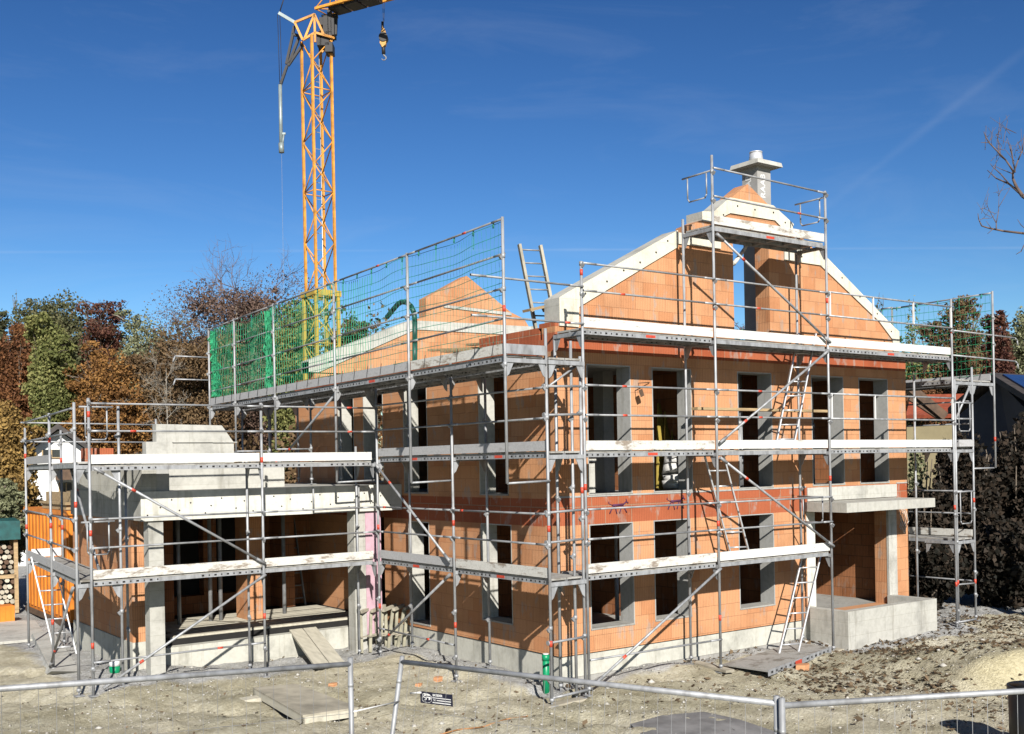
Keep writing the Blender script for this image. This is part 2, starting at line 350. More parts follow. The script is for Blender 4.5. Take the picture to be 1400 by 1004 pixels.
# ------------------------------------------------------------------ ground: one sheet to the horizon
class VN:
    def __init__(s, seed): s.t = np.random.default_rng(seed).random((256, 256))
    def __call__(s, x, y):
        xi = np.floor(x).astype(int); yi = np.floor(y).astype(int); fx = x-xi; fy = y-yi
        fx = fx*fx*(3-2*fx); fy = fy*fy*(3-2*fy); a = lambda i, j: s.t[(xi+i) % 256, (yi+j) % 256]
        return (a(0, 0)*(1-fx)+a(1, 0)*fx)*(1-fy)+(a(0, 1)*(1-fx)+a(1, 1)*fx)*fy
vn = VN(3)
def gz(x, y):
    x = np.asarray(x, float); y = np.asarray(y, float)
    h = (vn(x*.35+9, y*.35+4)-.5)*.18+(vn(x*1.3, y*1.3)-.5)*.11+(vn(x*3.3+7, y*3.3)-.5)*.085+(vn(x*8.3+2, y*8.3+8)-.5)*.05
    q = x*.86+y*.5+.35*np.sin(x*.5); h = h-.07*np.exp(-((q+3.6)/.16)**2)*(x < 1)-.07*np.exp(-((q+2.1)/.16)**2)*(x < 1)+.03*np.exp(-((q+2.85)/.3)**2)*(x < 1)
    near = np.exp(-(np.maximum(0, np.maximum(np.abs(x-2)-11, np.abs(y-2)-9))/10)**2); h = h*near
    # spoil bank on the right, its near face cut steep
    d = (x-4.6)*.35+(y+4.7)*.93; e = (x-4.3)*.93-(y+4.7)*.35; t = np.clip((d+.18)/.62, 0, 1); t = t*t*(3-2*t)
    h = h*(1-.5*t*(d < .5)*(e > 0))+.52*t*np.clip(e/1.5, 0, 1)*np.exp(-(np.maximum(0, d-.8)/1.5)**2)*np.exp(-(np.maximum(0, e-7)/4)**2)
    h = h+.07*np.exp(-((y+.25)/.4)**2)*((x > -.3) & (x < 6.6))+.10*np.exp(-((x+.35)/.35)**2)*((y > 0) & (y < 5.5))
    h = h+.12*np.exp(-(((x+4.8)/1.1)**2+((y-5.1)/.6)**2))
    return h+.02
def axis_pts(a, b, step, far_):
    core = list(np.arange(a, b+1e-6, step)); out = []; d = step; x = a
    while x > -far_: d *= 1.35; x -= d; out.append(x)
    lo = out[::-1]; out = []; d = step; x = core[-1]
    while x < far_: d *= 1.35; x += d; out.append(x)
    return np.array(lo+core+out)
gx = axis_pts(-12, 16, .10, 420); gy = axis_pts(-10, 14, .10, 420)
GX, GY = np.meshgrid(gx, gy, indexing='ij'); GZ = gz(GX, GY)
n1, n2 = GX.shape; me = bpy.data.meshes.new('ground')
vv = np.stack([GX, GY, GZ], -1).reshape(-1, 3)
idx = np.arange(n1*n2).reshape(n1, n2)
ff = np.stack([idx[:-1, :-1], idx[1:, :-1], idx[1:, 1:], idx[:-1, 1:]], -1).reshape(-1, 4)
def np_mesh(me, v, f):
    me.vertices.add(len(v)); me.vertices.foreach_set('co', np.asarray(v, np.float32).ravel())
    k = f.shape[1]; me.loops.add(f.size); me.polygons.add(len(f))
    me.loops.foreach_set('vertex_index', f.ravel().astype(np.int32))
    me.polygons.foreach_set('loop_start', np.arange(0, f.size, k, dtype=np.int32)); me.update(calc_edges=True); me.validate()
np_mesh(me, vv, ff); me.polygons.foreach_set('use_smooth', np.ones(len(ff), bool))
X, Y = vv[:, 0], vv[:, 1]
def band(d, w): return np.exp(-(np.maximum(d, 0)/w)**2)
grit = np.maximum.reduce([band(np.maximum.reduce([-Y-.0, -X, X-10]), .55)*(Y > -3), band(np.maximum.reduce([-Y-1.05, 6.5-X, X-10.2]), .5),
    band(np.maximum.reduce([-(Y-5.0), -X-5.6, X-.2]), .9)*.95, band(np.maximum.reduce([-X-.1, -Y, Y-5.6]), .55)])
d_ = (X-4.6)*.35+(Y+4.7)*.93; e_ = (X-4.3)*.93-(Y+4.7)*.35
sand = np.exp(-((d_-.12)/.42)**4)*np.clip(e_/.8, 0, 1)
cs = me.color_attributes.new('sand', 'FLOAT_COLOR', 'POINT'); cs.data.foreach_set('color', np.stack([sand]*3+[np.ones_like(sand)], -1).astype(np.float32).ravel())
ca = me.color_attributes.new('grit', 'FLOAT_COLOR', 'POINT')
ca.data.foreach_set('color', np.stack([grit*.95]*3+[np.ones_like(grit)], -1).astype(np.float32).ravel())
me.materials.append(GROUND); link('ground', me, None, kind='structure')
def g1(x, y): return float(gz(x, y))

# ------------------------------------------------------------------ the house under construction
house = thing('unfinished_house', 'two-storey orange clay block house shell with tall stepped gable, standing inside the scaffolding', 'house')
FW = 10.15; LD = 10.28; T = .36; WX = .13
LOW = [(.81, 1.84), (2.34, 3.28), (4.59, 5.62)]; UPP = [(.81, 1.84), (2.36, 3.37), (4.63, 5.63), (6.85, 7.91), (8.43, 9.47)]
fh = [(a, b, .88, 2.72) for a, b in LOW]+[(a, b, 3.22, 5.51) for a, b in UPP]+[(6.88, 9.41, .56, 2.92)]
mb = grid_wall(MB(), 'x', 0, T, WX, FW, .5, 6.12, fh, 0, [(2.72, 3.2, 1), (5.70, 6.02, 1)])
mb.box(WX, 6.62, -.012, 0, 3.195, 3.225, 2); mb.box(9.72, FW, -.012, 0, 3.2, 3.225, 2)
front = mb.build('front_wall', [BRICK, LINTEL, PLAST], house)
lh = [(1.41, 2.33, 3.22, 5.46), (4.15, 5.09, 3.22, 5.46), (5.93, 6.81, 3.45, 5.42), (7.25, 8.03, 3.45, 5.42),
      (1.35, 2.32, .89, 2.70), (4.15, 4.96, .56, 2.66), (5.97, 7.5, .56, 2.7)]
side = grid_wall(MB(), 'y', WX, T, T, LD, .5, 5.92, lh, 0, [(2.70, 3.18, 1), (5.46, 5.92, 1)]).build('side_wall', [BRICK, LINTEL], house)
rear_ = grid_wall(MB(), 'x', LD-T, T, WX+T, FW, .5, 6.1, [(2, 3, 3.3, 5.4)], 0).build('rear_wall', [BRICK], house)
right_ = grid_wall(MB(), 'y', FW-T, T, T, LD-T, .5, 6.1, [(5, 6, 3.3, 5.4)], 0).build('side_wall', [BRICKSH], house)  # opening in this unseen wall added to let light in
def opening(axis, a, b, z0, z1, wall, jam=PLAST, sill=True):
    m = MB(); d = T-.01; t = .022
    def bx(u0, u1, v0, v1, w0, w1, mm=0):
        if axis == 'x': m.box(u0, u1, v0, v1, w0, w1, mm)
        else: m.box(WX+v0, WX+v1, u0, u1, w0, w1, mm)
    bx(a, a+t, -.004, d, z0+.03, z1-t); bx(b-t, b, -.004, d, z0+.03, z1-t); bx(a, b, .004, d, z1-t, z1)
    r = m.build('window_reveal', [jam], wall)
    if sill:
        s = MB()
        if axis == 'x': s.box(a, b, -.012, d+.03, z0, z0+.03)
        else: s.box(WX-.012, WX+d+.03, a, b, z0, z0+.03)
        s.build('sill', [SLAB], wall)
for a, b in LOW: opening('x', a, b, .88, 2.72, front)
for a, b in UPP: opening('x', a, b, 3.22, 5.51, front)
for h in lh[:6]: opening('y', *h, side, CONCL)
# plinth, slabs, inside walls
m = MB(); m.box(WX+.025, FW-.025, .02, LD, -.4, .485); m.build('plinth', [PLINTH], house)
m = MB(); m.box(WX+.018, FW-.018, .012, LD-.01, .485, .50); m.build('damp_course', [DARK], house)
m = MB(); m.box(WX-.001, FW, -.035, .02, -.4, .10+.02); m.build('footing', [SLAB], house)
m = MB(); m.box(WX+T+.001, FW-T-.001, T+.001, LD-T-.001, .501, .56); m.build('ground_floor_slab', [SLAB], house)
m = MB(); m.box(WX+T+.001, FW-T-.001, T+.001, LD-T-.001, 2.93, 3.2); m.build('upper_floor_slab', [SLAB], house)
m = MB(); m.box(WX+T+.001, FW-T-.001, T+.001, LD-T-.001, 5.62, 5.9); m.build('attic_floor_slab', [SLAB], house)
for z0, z1 in ((.56, 2.93), (3.2, 5.62)):
    m = MB(); m.box(WX+T+.002, FW-T-.002, 4.3, 4.5, z0, z1); m.build('inside_wall', [BRICKSH], house)  # cross wall added to keep the rooms behind the windows dark
    m = MB(); m.box(3.9, 4.1, .9, 4.299, z0+.001, z1-.001); m.build('inside_wall', [BRICKSH], house)
    m = MB(); m.box(6.2, 6.4, T+.01, 4.299, z0+.001, z1-.001); m.build('inside_wall', [BRICKSH], house)
for z0, z1 in ((3.2, 5.62),):
    m = MB(); m.box(2.93, 3.2, 2.0, 2.3, z0+.001, z1-.001); m.build('inside_column', [PLAST], house)
for x_, y_, z0, z1 in ((5.62, .85, 3.2, 5.62), (5.95, 1.1, 3.2, 5.62), (8.9, 1.6, 3.2, 5.62), (2.4, 1.1, .56, 2.93), (5.9, 1.3, .56, 2.93)):
    m = MB(); zm = z0+(z1-z0)*.55; m.tube((x_, y_, z0), (x_, y_, zm), .04, n=8); m.tube((x_, y_, zm), (x_, y_, z1), .03, n=8); m.tube((x_, y_, zm-.04), (x_, y_, zm+.06), .055, n=8); m.build('support_prop', [GALV], house)
# eaves course of red blocks on the long wall
m = MB()
for k in range(3): m.box(WX+.02, WX+.34, .45+.62*k, 1.05+.62*k, 5.92, 6.14)
m.box(WX+.005, WX+.34, .005, .44, 6.122, 6.2)
m.build('eaves_blocks', [LINTEL], house)
# gables
def gable(pts, y, d, name, mats, mside=None):
    m = MB(); m.prism([(x, y, z) for x, z in pts], (0, d, 0), 0, mside); return m.build(name, mats, house)
gp = [(.24, 6.12), (4.58, 6.12), (4.58, 8.15), (5.62, 8.15), (5.62, 6.12), (9.86, 6.12), (9.86, 6.53), (7.18, 8.05), (6.3, 8.5), (5.85, 8.75), (5.04, 9.2),
      (4.49, 8.82), (4.03, 8.48), (3.73, 8.40), (3.73, 8.34), (3.40, 8.2), (3.40, 8.04), (3.07, 8.0), (.45, 6.66), (.24, 6.55)]
gable(gp, 0, T, 'gable_wall', [BRICK])
cop = [[(.22, 6.13), (.64, 6.13), (.66, 6.48), (3.07, 7.76), (3.07, 8.07), (.42, 6.72), (.22, 6.61)],
       [(3.09, 7.82), (4.22, 7.84), (4.22, 8.04), (3.09, 8.03)],
       [(3.72, 8.32), (3.97, 8.32), (4.5, 8.56), (5.8, 8.57), (6.02, 8.44), (6.31, 8.42), (6.37, 8.56), (5.75, 8.865), (4.49, 8.86), (4.03, 8.53), (3.72, 8.5)],
       [(6.07, 7.80), (7.2, 7.80), (9.17, 6.76), (9.66, 6.38), (9.68, 6.13), (9.9, 6.13), (9.9, 6.58), (9.72, 6.66), (7.18, 8.12), (6.07, 8.03)]]
dots = [[(.8, 6.72), (1.3, 6.97), (1.7, 7.2), (2.1, 7.38), (2.5, 7.6), (2.8, 7.84)], [(3.4, 7.93), (3.95, 7.94)],
        [(4.3, 8.5), (4.7, 8.72), (5.2, 8.71), (5.75, 8.72), (6.1, 8.56)], [(6.6, 7.92), (7.3, 7.95), (7.9, 7.6), (8.5, 7.24), (9.1, 6.92), (9.6, 6.56)]]
for c, ds in zip(cop, dots):
    m = MB(); m.prism([(x, -.03, z) for x, z in c], (0, .42, 0), 0, 1)
    for x, z in ds: m.tube((x, -.034, z), (x, -.028, z), .02, n=8, m=2)
    m.build('gable_coping', [CREAM, CONC, DARK], house)
rp = [(.2, 6.1), (9.9, 6.1), (9.9, 6.25), (7.03, 7.57), (6.9, 7.6), (6.75, 7.8), (6.3, 7.95), (4.86, 8.83), (3.57, 8.14), (3.57, 7.66), (3.1, 7.5), (.2, 6.35)]
RX = lambda P: [(x*1.0114+.13, 3.8+(z-3.8)*1.0114) for x, z in P]
gable(RX(rp), LD-T, T, 'gable_wall', [BRICK])
for c in ([(.2, 6.1), (.45, 6.1), (3.15, 7.27), (3.1, 7.53), (.2, 6.38)], [(3.16, 7.30), (7.0, 7.34), (7.05, 7.60), (3.11, 7.53)], [(7.0, 7.30), (9.6, 6.1), (9.92, 6.1), (9.92, 6.3), (7.05, 7.62)],
          [(4.1, 7.93), (6.3, 7.86), (6.3, 7.94), (4.1, 8.0)]):
    m = MB(); m.prism([(x, LD-T-.03, z) for x, z in RX(c)], (0, .42, 0)); m.build('gable_coping', [CONCL], house)
# chimney
m = MB(); m.box(6.04, 6.45, .62, 1.03, 5.9, 9.86); ch = m.build('chimney', [CHIM], house)
m = MB(); m.hexa([(5.86, .44, 9.86), (6.63, .44, 9.86), (6.63, 1.21, 9.86), (5.86, 1.21, 9.86), (5.88, .46, 9.95), (6.61, .46, 9.95), (6.61, 1.19, 9.95), (5.88, 1.19, 9.95)]); m.build('cap_slab', [CONCL], ch)
m = MB(); m.tube((6.245, .825, 9.95), (6.245, .825, 9.98), .175, .17, 24); m.tube((6.245, .825, 9.98), (6.245, .825, 10.19), .16, .125, 24); m.tube((6.245, .825, 10.19), (6.245, .825, 10.21), .135, .135, 24); m.build('cowl', [STEELP], ch)
text_mesh('RAAB', .20, (6.27, .617, 9.20), (0, 0, 1), (-1, 0, 0), .002, ch, CHIMW)
text_mesh('RAAB', .20, (6.037, .80, 9.20), (0, 0, 1), (0, 1, 0), .002, ch, CHIMW)
# printed running animal on the lintels
for x0, z0, k in ((1.50, 2.98, 1), (2.92, 3.0, 1)):
    m = MB(); y = -.004
    P = lambda u, w: (x0+u*.9, y, z0+w*.8)
    for a, b, r in (((-.16, .06), (.12, .07), .022), ((.12, .07), (.20, .13), .014), ((.2, .13), (.25, .1), .012), ((-.16, .06), (-.26, .11), .008), ((-.26, .11), (-.25, .15), .008),
                    ((-.14, .05), (-.24, -.12), .012), ((-.10, .05), (-.05, -.13), .012), ((.08, .05), (.02, -.12), .012), ((.11, .05), (.21, -.11), .012), ((.22, .13), (.20, .19), .008)):
        m.tube(P(*a), P(*b), r, n=5)
    m.build('printed_mark', [PURPLE], front)
# entrance: pale jambs, lintel beam, canopy slab, concrete parapet
m = MB(); m.box(6.62, 6.887, -.007, T+.004, .5, 2.72); m.build('entrance_jamb', [WHITEB], house)
m = MB(); m.box(9.403, 9.70, -.007, .05, .5, 2.90); m.build('entrance_jamb', [CONCL], house)
m = MB(); m.box(6.66, 9.72, -.02, T+.006, 2.912, 3.19); m.build('entrance_lintel', [CONCL], house)
m = MB(); m.box(6.55, 9.56, -1.05, -.021, 2.71, 2.90); can = m.build('entrance_canopy', [CONC], house)
m = MB(); m.box(6.53, 9.55, -1.05, -.85, -.3, .76); m.box(6.53, 6.73, -.849, .019, -.3, .755); m.box(9.35, 9.55, -.849, .019, -.3, .755); m.build('entrance_parapet', [CONC], house)
m = MB(); m.box(6.731, 9.349, -.848, .018, -.3, .40); m.build('porch_floor', [SLAB], house)
m = MB()
for i in range(5):
    q = [onY(1226+i*3.2+3*math.sin(i), 694, -.05)]; p0 = Vector((9.66+.03*i, -.03, 2.72))
    m.path([p0, p0+Vector((.05+.03*i, -.05, -.14)), p0+Vector((.10+.04*i, -.05, -.36)), p0+Vector((.05+.01*i, -.04, -.50-.03*i))], .008, 5)
m.build('cable_loops', [TOEG], house)

# ---- flat roofed extension, part of the same building
YA = 5.2; XA = -5.26
m = MB(); m.box(XA+.005, WX-.003, YA+.03, 10.0, 2.89, 3.41); m.build('extension_roof_slab', [CONC], house)
m = MB(); m.box(XA, WX-.004, YA, YA+.03, 2.885, 3.415)
for i in range(26):
    x = XA+.15+i*.198+rng.uniform(-.05, .05); z = 2.99+.33*((i*7) % 5)/5; m.tube((x, YA-.003, z), (x, YA+.002, z), .016, n=6, m=1)
m.build('extension_fascia', [WHITEB, DARK], house)
m = MB(); m.box(XA+.04, XA+.30, YA+.05, 10.0, 3.411, 3.93); m.build('extension_parapet', [CONC], house)
m = MB(); m.box(XA+.301, -4.72, YA+.06, YA+.3, 3.411, 3.90); m.build('extension_parapet', [PLAST], house)
m = MB(); m.box(-5.12, -4.85, YA+.05, YA+.32, -.2, 2.889); m.build('extension_column', [CONC], house)
m = MB(); m.box(-5.22, -4.90, 5.95, 10.0, .62, 2.889); m.build('extension_side_wall', [BRICK], house)
m = MB(); m.box(-5.24, -4.901, 5.9, 10.0, -.3, .62); m.build('extension_plinth', [PLINTH], house)
m = MB(); m.box(-4.9, WX-.004, 6.0, 10.0, -.3, .44); m.build('extension_plinth', [PLINTH], house)
m = MB(); m.box(-4.9, WX-.004, 6.22, 10.0, .44, .55); m.build('dark_floor_edge', [DARK], house)  # dark riser below the floor boards, set back on the plinth
for k in range(5):
    m = MB(); m.box(-4.4+.2*(k % 2), -.12, 6.3+k*.5, 6.77+k*.5, .551, .59); m.build('floor_board', [WOODP], house)
grid_wall(MB(), 'x', 9.6, .3, -4.9, WX-.004, .551, 2.888, [(-4.6, -4.15, .6, 2.6), (-3.4, -2.5, .95, 2.7), (-2.2, -1.1, .95, 2.7)]).build('extension_rear_wall', [BRICKSH], house)
m = MB(); m.box(-4.9, WX-.004, 9.95, 9.99, .551, 2.888); m.build('shade_backing', [DARK], house)  # dark sheet standing for the shade behind the rear openings
p = onY(350, 800, 7.4).x
m = MB(); m.box(p-.16, p+.16, 7.4, 8.1, .592, 2.889); m.build('extension_pier', [BRICK], house)
m = MB(); m.box(-.9, -.6, 8.9, 9.599, .592, 2.889); m.build('extension_pier', [BRICKSH], house)
m = MB(); m.box(-3.9, -3.6, 8.4, 9.599, .592, 2.889); m.build('extension_pier', [BRICKSH], house)
for px in (244, 287, 301, 388):
    p = onY(px, 780, 7.9).x; m = MB(); m.tube((p, 7.9, .592), (p, 7.9, 2.889), .045, n=8); m.build('support_prop', [GALVD], house)
m = MB(); m.box(onY(485, 800, YA+.1).x, onY(500, 800, YA+.1).x, YA+.08, YA+.38, -.2, 2.889); m.build('extension_column', [CONC], house)
m = MB(); m.box(onY(500, 800, YA+.1).x+.002, onY(521, 800, YA+.1).x, YA+.07, YA+.36, .36, 2.889); m.build('insulation_board', [PINK], house)
# upstand blocks on the extension roof
m = MB(); m.box(-4.47, -2.5, 6.3, 6.6, 3.411, 3.89); m.box(-2.499, -1.9, 6.5, 6.7, 3.411, 3.86)
m.prism([(-4.80, 6.3, 3.891), (-3.06, 6.3, 3.891), (-3.06, 6.3, 4.32), (-3.30, 6.3, 4.66), (-4.60, 6.3, 4.68), (-4.60, 6.3, 4.34), (-4.80, 6.3, 4.34)], (0, .22, 0)); m.prism([(-4.1, 6.521, 3.9), (-3.06, 6.521, 3.9), (-3.06, 6.521, 4.32), (-3.30, 6.521, 4.65), (-4.1, 6.521, 4.66)], (0, 1.3, 0))
m.box(-3.5, -3.0, 6.27, 6.30, 4.32, 4.335); m.box(-4.3, -3.501, 6.27, 6.30, 4.325, 4.34)
m.build('roof_upstand', [CONCL], house)

# ------------------------------------------------------------------ scaffolding
SG = 'scaffolds round the house'
class Scaffold:
    def __init__(s, label, mapf, vo, vi):
        s.root = thing('scaffold', label, 'scaffold', tuple(mapf(0, vo, 0)), SG); s.map = mapf; s.vo = vo; s.vi = vi; s.sg = 1 if vi > vo else -1
    def P(s, u, v, z): return Vector(s.map(u, v, z))
    def hexbox(s, mb, u0, u1, v0, v1, z0, z1, m=0):
        r = [(u0, v0), (u1, v0), (u1, v1), (u0, v1)]
        mb.hexa([s.P(a, b, z0) for a, b in r]+[s.P(a, b, z1) for a, b in r], m)
    def standard(s, u, v, z0, z1, bands=(), base=True, collars=(), dirt=0):
        m = MB(); p = s.P(u, v, z0)
        lean = rng.uniform(-.008, .008)
        q = s.P(u+lean, v, z1)
        m.tube(p, q, .0245, n=8)
        if base:
            g = g1(p.x, p.y) if z0 < .6 else z0-.12
            m.tube((p.x, p.y, g), (p.x, p.y, z0+.02), .017, n=6)
            m.tube((p.x, p.y, z0-.03), (p.x, p.y, z0+.02), .04, n=8)
            m.box(p.x-.075, p.x+.075, p.y-.075, p.y+.075, g, g+.012)
        d = (q-p).normalized()
        for b in bands:
            c = p+d*(b-z0); m.tube(c, c+d*.10, .0262, n=8, m=1)
        for c_ in collars:
            c = p+d*(c_-z0); m.tube(c-d*.02, c+d*.045, .033, n=8, m=0)
            o = s.P(0, -s.sg*.05, 0)-s.P(0, 0, 0)
            m.bar(c+o*.4, c+o*1.2-d*.03, .035, .06, (0, 0, 1), 2)
        return m.build('standard', [GALV, REDM, GALVD], s.root)
    def rail(s, u0, u1, v, z, z2=None, red=None, r=.0175, name='guardrail', off=None):
        m = MB(); o = -s.sg*.035 if off is None else off
        a, b = s.P(u0, v+o, z), s.P(u1, v+o, z if z2 is None else z2); d = (b-a)
        m.tube(a, b, r, n=7); m.tube(a, a+d.normalized()*.28, r*1.12, n=7, m=2); m.tube(b-d.normalized()*.28, b, r*1.12, n=7, m=2)
        if red is not None: m.tube(a+d*red, a+d*red+d.normalized()*.10, r*1.16, n=7, m=1)
        return m.build(name, [GALVD, REDM, GALV], s.root)
    def brace(s, u0, z0, u1, z1, v=None, r=.0235):
        v = s.vo-s.sg*.06 if v is None else v; m = MB(); a, b = s.P(u0, v, z0), s.P(u1, v, z1); d = (b-a).normalized()
        m.tube(a, b, r, n=8); m.tube(a-d*.04, a+d*.16, r*1.25, n=6, m=1); m.tube(b-d*.16, b+d*.04, r*1.25, n=6, m=1)
        c = a+(b-a)*.2; m.tube(c, c+d*.08, r*1.08, n=8, m=2)
        return m.build('brace', [GALV, GALVD, REDM], s.root)
    def frame(s, u, z, v0=None, v1=None):       # transom with its two gussets
        v0 = s.vo if v0 is None else v0; v1 = s.vi if v1 is None else v1; m = MB(); w = .025
        s.hexbox(m, u-w, u+w, min(v0, v1), max(v0, v1), z-.12, z-.055)
        for va, sg in ((min(v0, v1)+.02, 1), (max(v0, v1)-.02, -1)):
            tri = [s.P(u-.006, va, z-.12), s.P(u-.006, va+sg*.14, z-.12), s.P(u-.006, va+sg*.05, z-.30), s.P(u-.006, va, z-.34)]
            m.prism(tri, s.P(u+.006, va, z)-s.P(u-.006, va, z))
        return m.build('transom', [GALV], s.root)
    def deck(s, u0, u1, z, toe=TOEW, v0=None, v1=None, holes=True, endtoe=None, redmark=True, toe_h=.155):
        v0 = s.vo if v0 is None else v0; v1 = s.vi if v1 is None else v1; sg = 1 if v1 > v0 else -1
        m = MB(); a, b = v0+sg*.05, v1-sg*.045; h = (a+b)/2; e = .03; zj = rng.uniform(-.004, .004)
        for q0, q1 in ((a, h-sg*.008), (h+sg*.008, b)):
            s.hexbox(m, u0+e, u1-e, min(q0, q1), max(q0, q1), z-.03+zj, z+zj, 0)
            for vv_ in (q0, q1):
                c = min(q0, q1) if vv_ == min(q0, q1) else max(q0, q1)-.012
                s.hexbox(m, u0+e, u1-e, c, c+.012, z-.10, z-.031, 1)
            for k in range(int((u1-u0)/.5)):
                uu = u0+.3+k*.5; s.hexbox(m, uu, uu+.05, min(q0, q1)+.013, max(q0, q1)-.013, z-.085, z-.032, 1)
        if holes:
            n = int((u1-u0)/.115)
            for k in range(n):
                t = (k+.5)/n
                if .40 < t < .62: continue
                uu = u0+e+t*(u1-u0-2*e); w = .022 if k % 2 else .045
                o0, o1 = a-sg*.002, a+sg*.004
                s.hexbox(m, uu-w/2, uu+w/2, min(o0, o1), max(o0, o1), z-.078, z-.048, 2)
                c0, c1 = b-sg*.014, b+sg*.002
                s.hexbox(m, uu-w/2, uu+w/2, min(c0, c1), max(c0, c1), z-.078, z-.048, 2)
        if redmark:
            uu = u0+(u1-u0)*.47; s.hexbox(m, uu, uu+.22, min(a-sg*.003, a+sg*.004), max(a-sg*.003, a+sg*.004), z-.085, z-.04, 3)
        m.build('deck', [DECKM, GALV, DARK, REDM], s.root)
        if toe:
            m = MB(); va, vb = v0+sg*.012, v0+sg*.042; tw = rng.uniform(-.006, .006)
            r = [(u0+.035, min(va, vb)), (u1-.035, min(va, vb)), (u1-.035, max(va, vb)), (u0+.035, max(va, vb))]
            zz = [0, tw, tw, 0]
            m.hexa([s.P(*p, z+.012+k) for p, k in zip(r, zz)]+[s.P(*p, z+toe_h+.012+k) for p, k in zip(r, zz)])
            m.build('toe_board', [toe], s.root)
        if endtoe is not None:
            m = MB(); s.hexbox(m, endtoe-.015, endtoe+.015, min(a, b), max(a, b), z+.012, z+toe_h); m.build('toe_board', [GALVD], s.root)
    def truss_rail(s, u0, u1, v, z0, z1, n=4):  # guard frame: two rails with little posts
        m = MB(); o = -s.sg*.03
        for z in (z0, z1): m.tube(s.P(u0, v+o, z), s.P(u1, v+o, z), .019, n=7)
        for k in range(n):
            u = u0+.05+(u1-u0-.12)*k/(n-1); m.bar(s.P(u, v+o, z0), s.P(u, v+o, z1), .035, .02, (1, 0, 0), 1)
        return m.build('guard_frame', [GALV, WHITE], s.root)
    def end_guard(s, u, v0, v1, z, drop=.45):   # end rail with hanging loop
        m = MB(); a, b = s.P(u, v0, z), s.P(u, v1, z); d = b-a
        m.tube(a, b, .017, n=7, m=0)
        c, e = a+d*.18, a+d*.82; dn = Vector((0, 0, -drop)); k = Vector((0, 0, .06))
        m.path([c, c+dn+k, c+dn+d*.06, e+dn-d*.06, e+dn+k, e], .014, 7)
        return m.build('end_guard', [GALV], s.root)

# --- gable side
F = Scaffold('tall steel scaffold along the sunlit gable wall, with a high platform at the gable peak', lambda u, v, z: (u, v, z), -1.03, -.30)
FU = [-.12, 2.93, 6.08, 10.33]; FT = [7.03, 9.2, 8.98, 7.2]
for k, u in enumerate(FU):
    F.standard(u, -1.03, g1(u, -1.03)+.12, FT[k], bands=(.95, 2.62, 6.45) if k % 2 else (3.35, 6.8), collars=[2.5, 3.0, 4.5, 5.0, 6.5, 6.98]+([8.4, 8.9] if k in (1, 2) else []))
    F.standard(u if k < 3 else 10.0, -.30, g1(u, -.3)+.12, [5.9, 8.2, 8.2, 5.6][k], collars=(1.7, 3.2))
    for z in (1.99, 3.98, 5.97): F.frame(u, z)
for k in (1, 2): F.frame(FU[k], 7.98)
for k in range(3):
    a, b = FU[k], FU[k+1]
    if k < 2: F.deck(a, b, 1.99, (TOEG, TOEW)[k], redmark=False, holes=(k == 0))
    F.deck(a, b, 3.98, (TOEG, TOEW, TOEW)[k], holes=(k != 1), redmark=k == 0); F.deck(a, b, 5.97, TOEW, holes=k != 1, redmark=k != 1)
    if k < 2:
        for i, z in enumerate((2.56, 3.04, 4.56, 5.04, 6.56, 7.0)): F.rail(a, b, -1.03, z, red=(.26 if k == 0 else .34) if i in (2, 3, 4) else None)
    else:
        F.truss_rail(a, b, -1.03, 4.56, 5.04); F.truss_rail(a, b, -1.03, 6.56, 7.02)
F.rail(FU[0], FU[1], -1.03, .62)
F.brace(-.02, .25, 2.88, 1.86); F.brace(2.98, 3.82, 6.04, 2.1); F.brace(2.98, 4.12, 6.0, 5.86); F.brace(3.0, 7.78, 6.05, 6.05)
F.deck(FU[1], FU[2], 7.98, TOEG, holes=False)
for z, z2 in ((8.97, 8.93), (8.47, 8.43)): F.rail(FU[1], FU[2], -1.03, z, z2, red=.72 if z < 8.6 else None)
F.end_guard(FU[1], -1.03, -.30, 8.93); F.end_guard(FU[2], -1.03, -.30, 8.86)
F.end_guard(6.0, -1.03, -.3, 3.04, .5)
# long tubes running past the corner on the left, hooked ends
for z, ue in ((6.62, -2.3), (6.02, -2.3)):
    F.rail(ue, -.12, -1.03, z+.0, z, red=.82 if z < 6.2 else None)
for z in (6.52, 5.98):
    m = MB()
    a = F.P(10.33, -1.03, z); b = F.P(12.9, -1.03, z-.03); m.tube(a, b, .0175, n=7); m.tube(b, b+Vector((.1, 0, -.05)), .0175, n=7); m.tube(b+Vector((.1, 0, -.05)), b+Vector((.12, 0, -.17)), .0175, n=7)
    m.build('guardrail', [GALV], F.root)
m = MB(); m.box(3.1, 6.9, -.42, -.26, 4.72, 4.77); m.build('tie_plank', [WOOD], F.root)

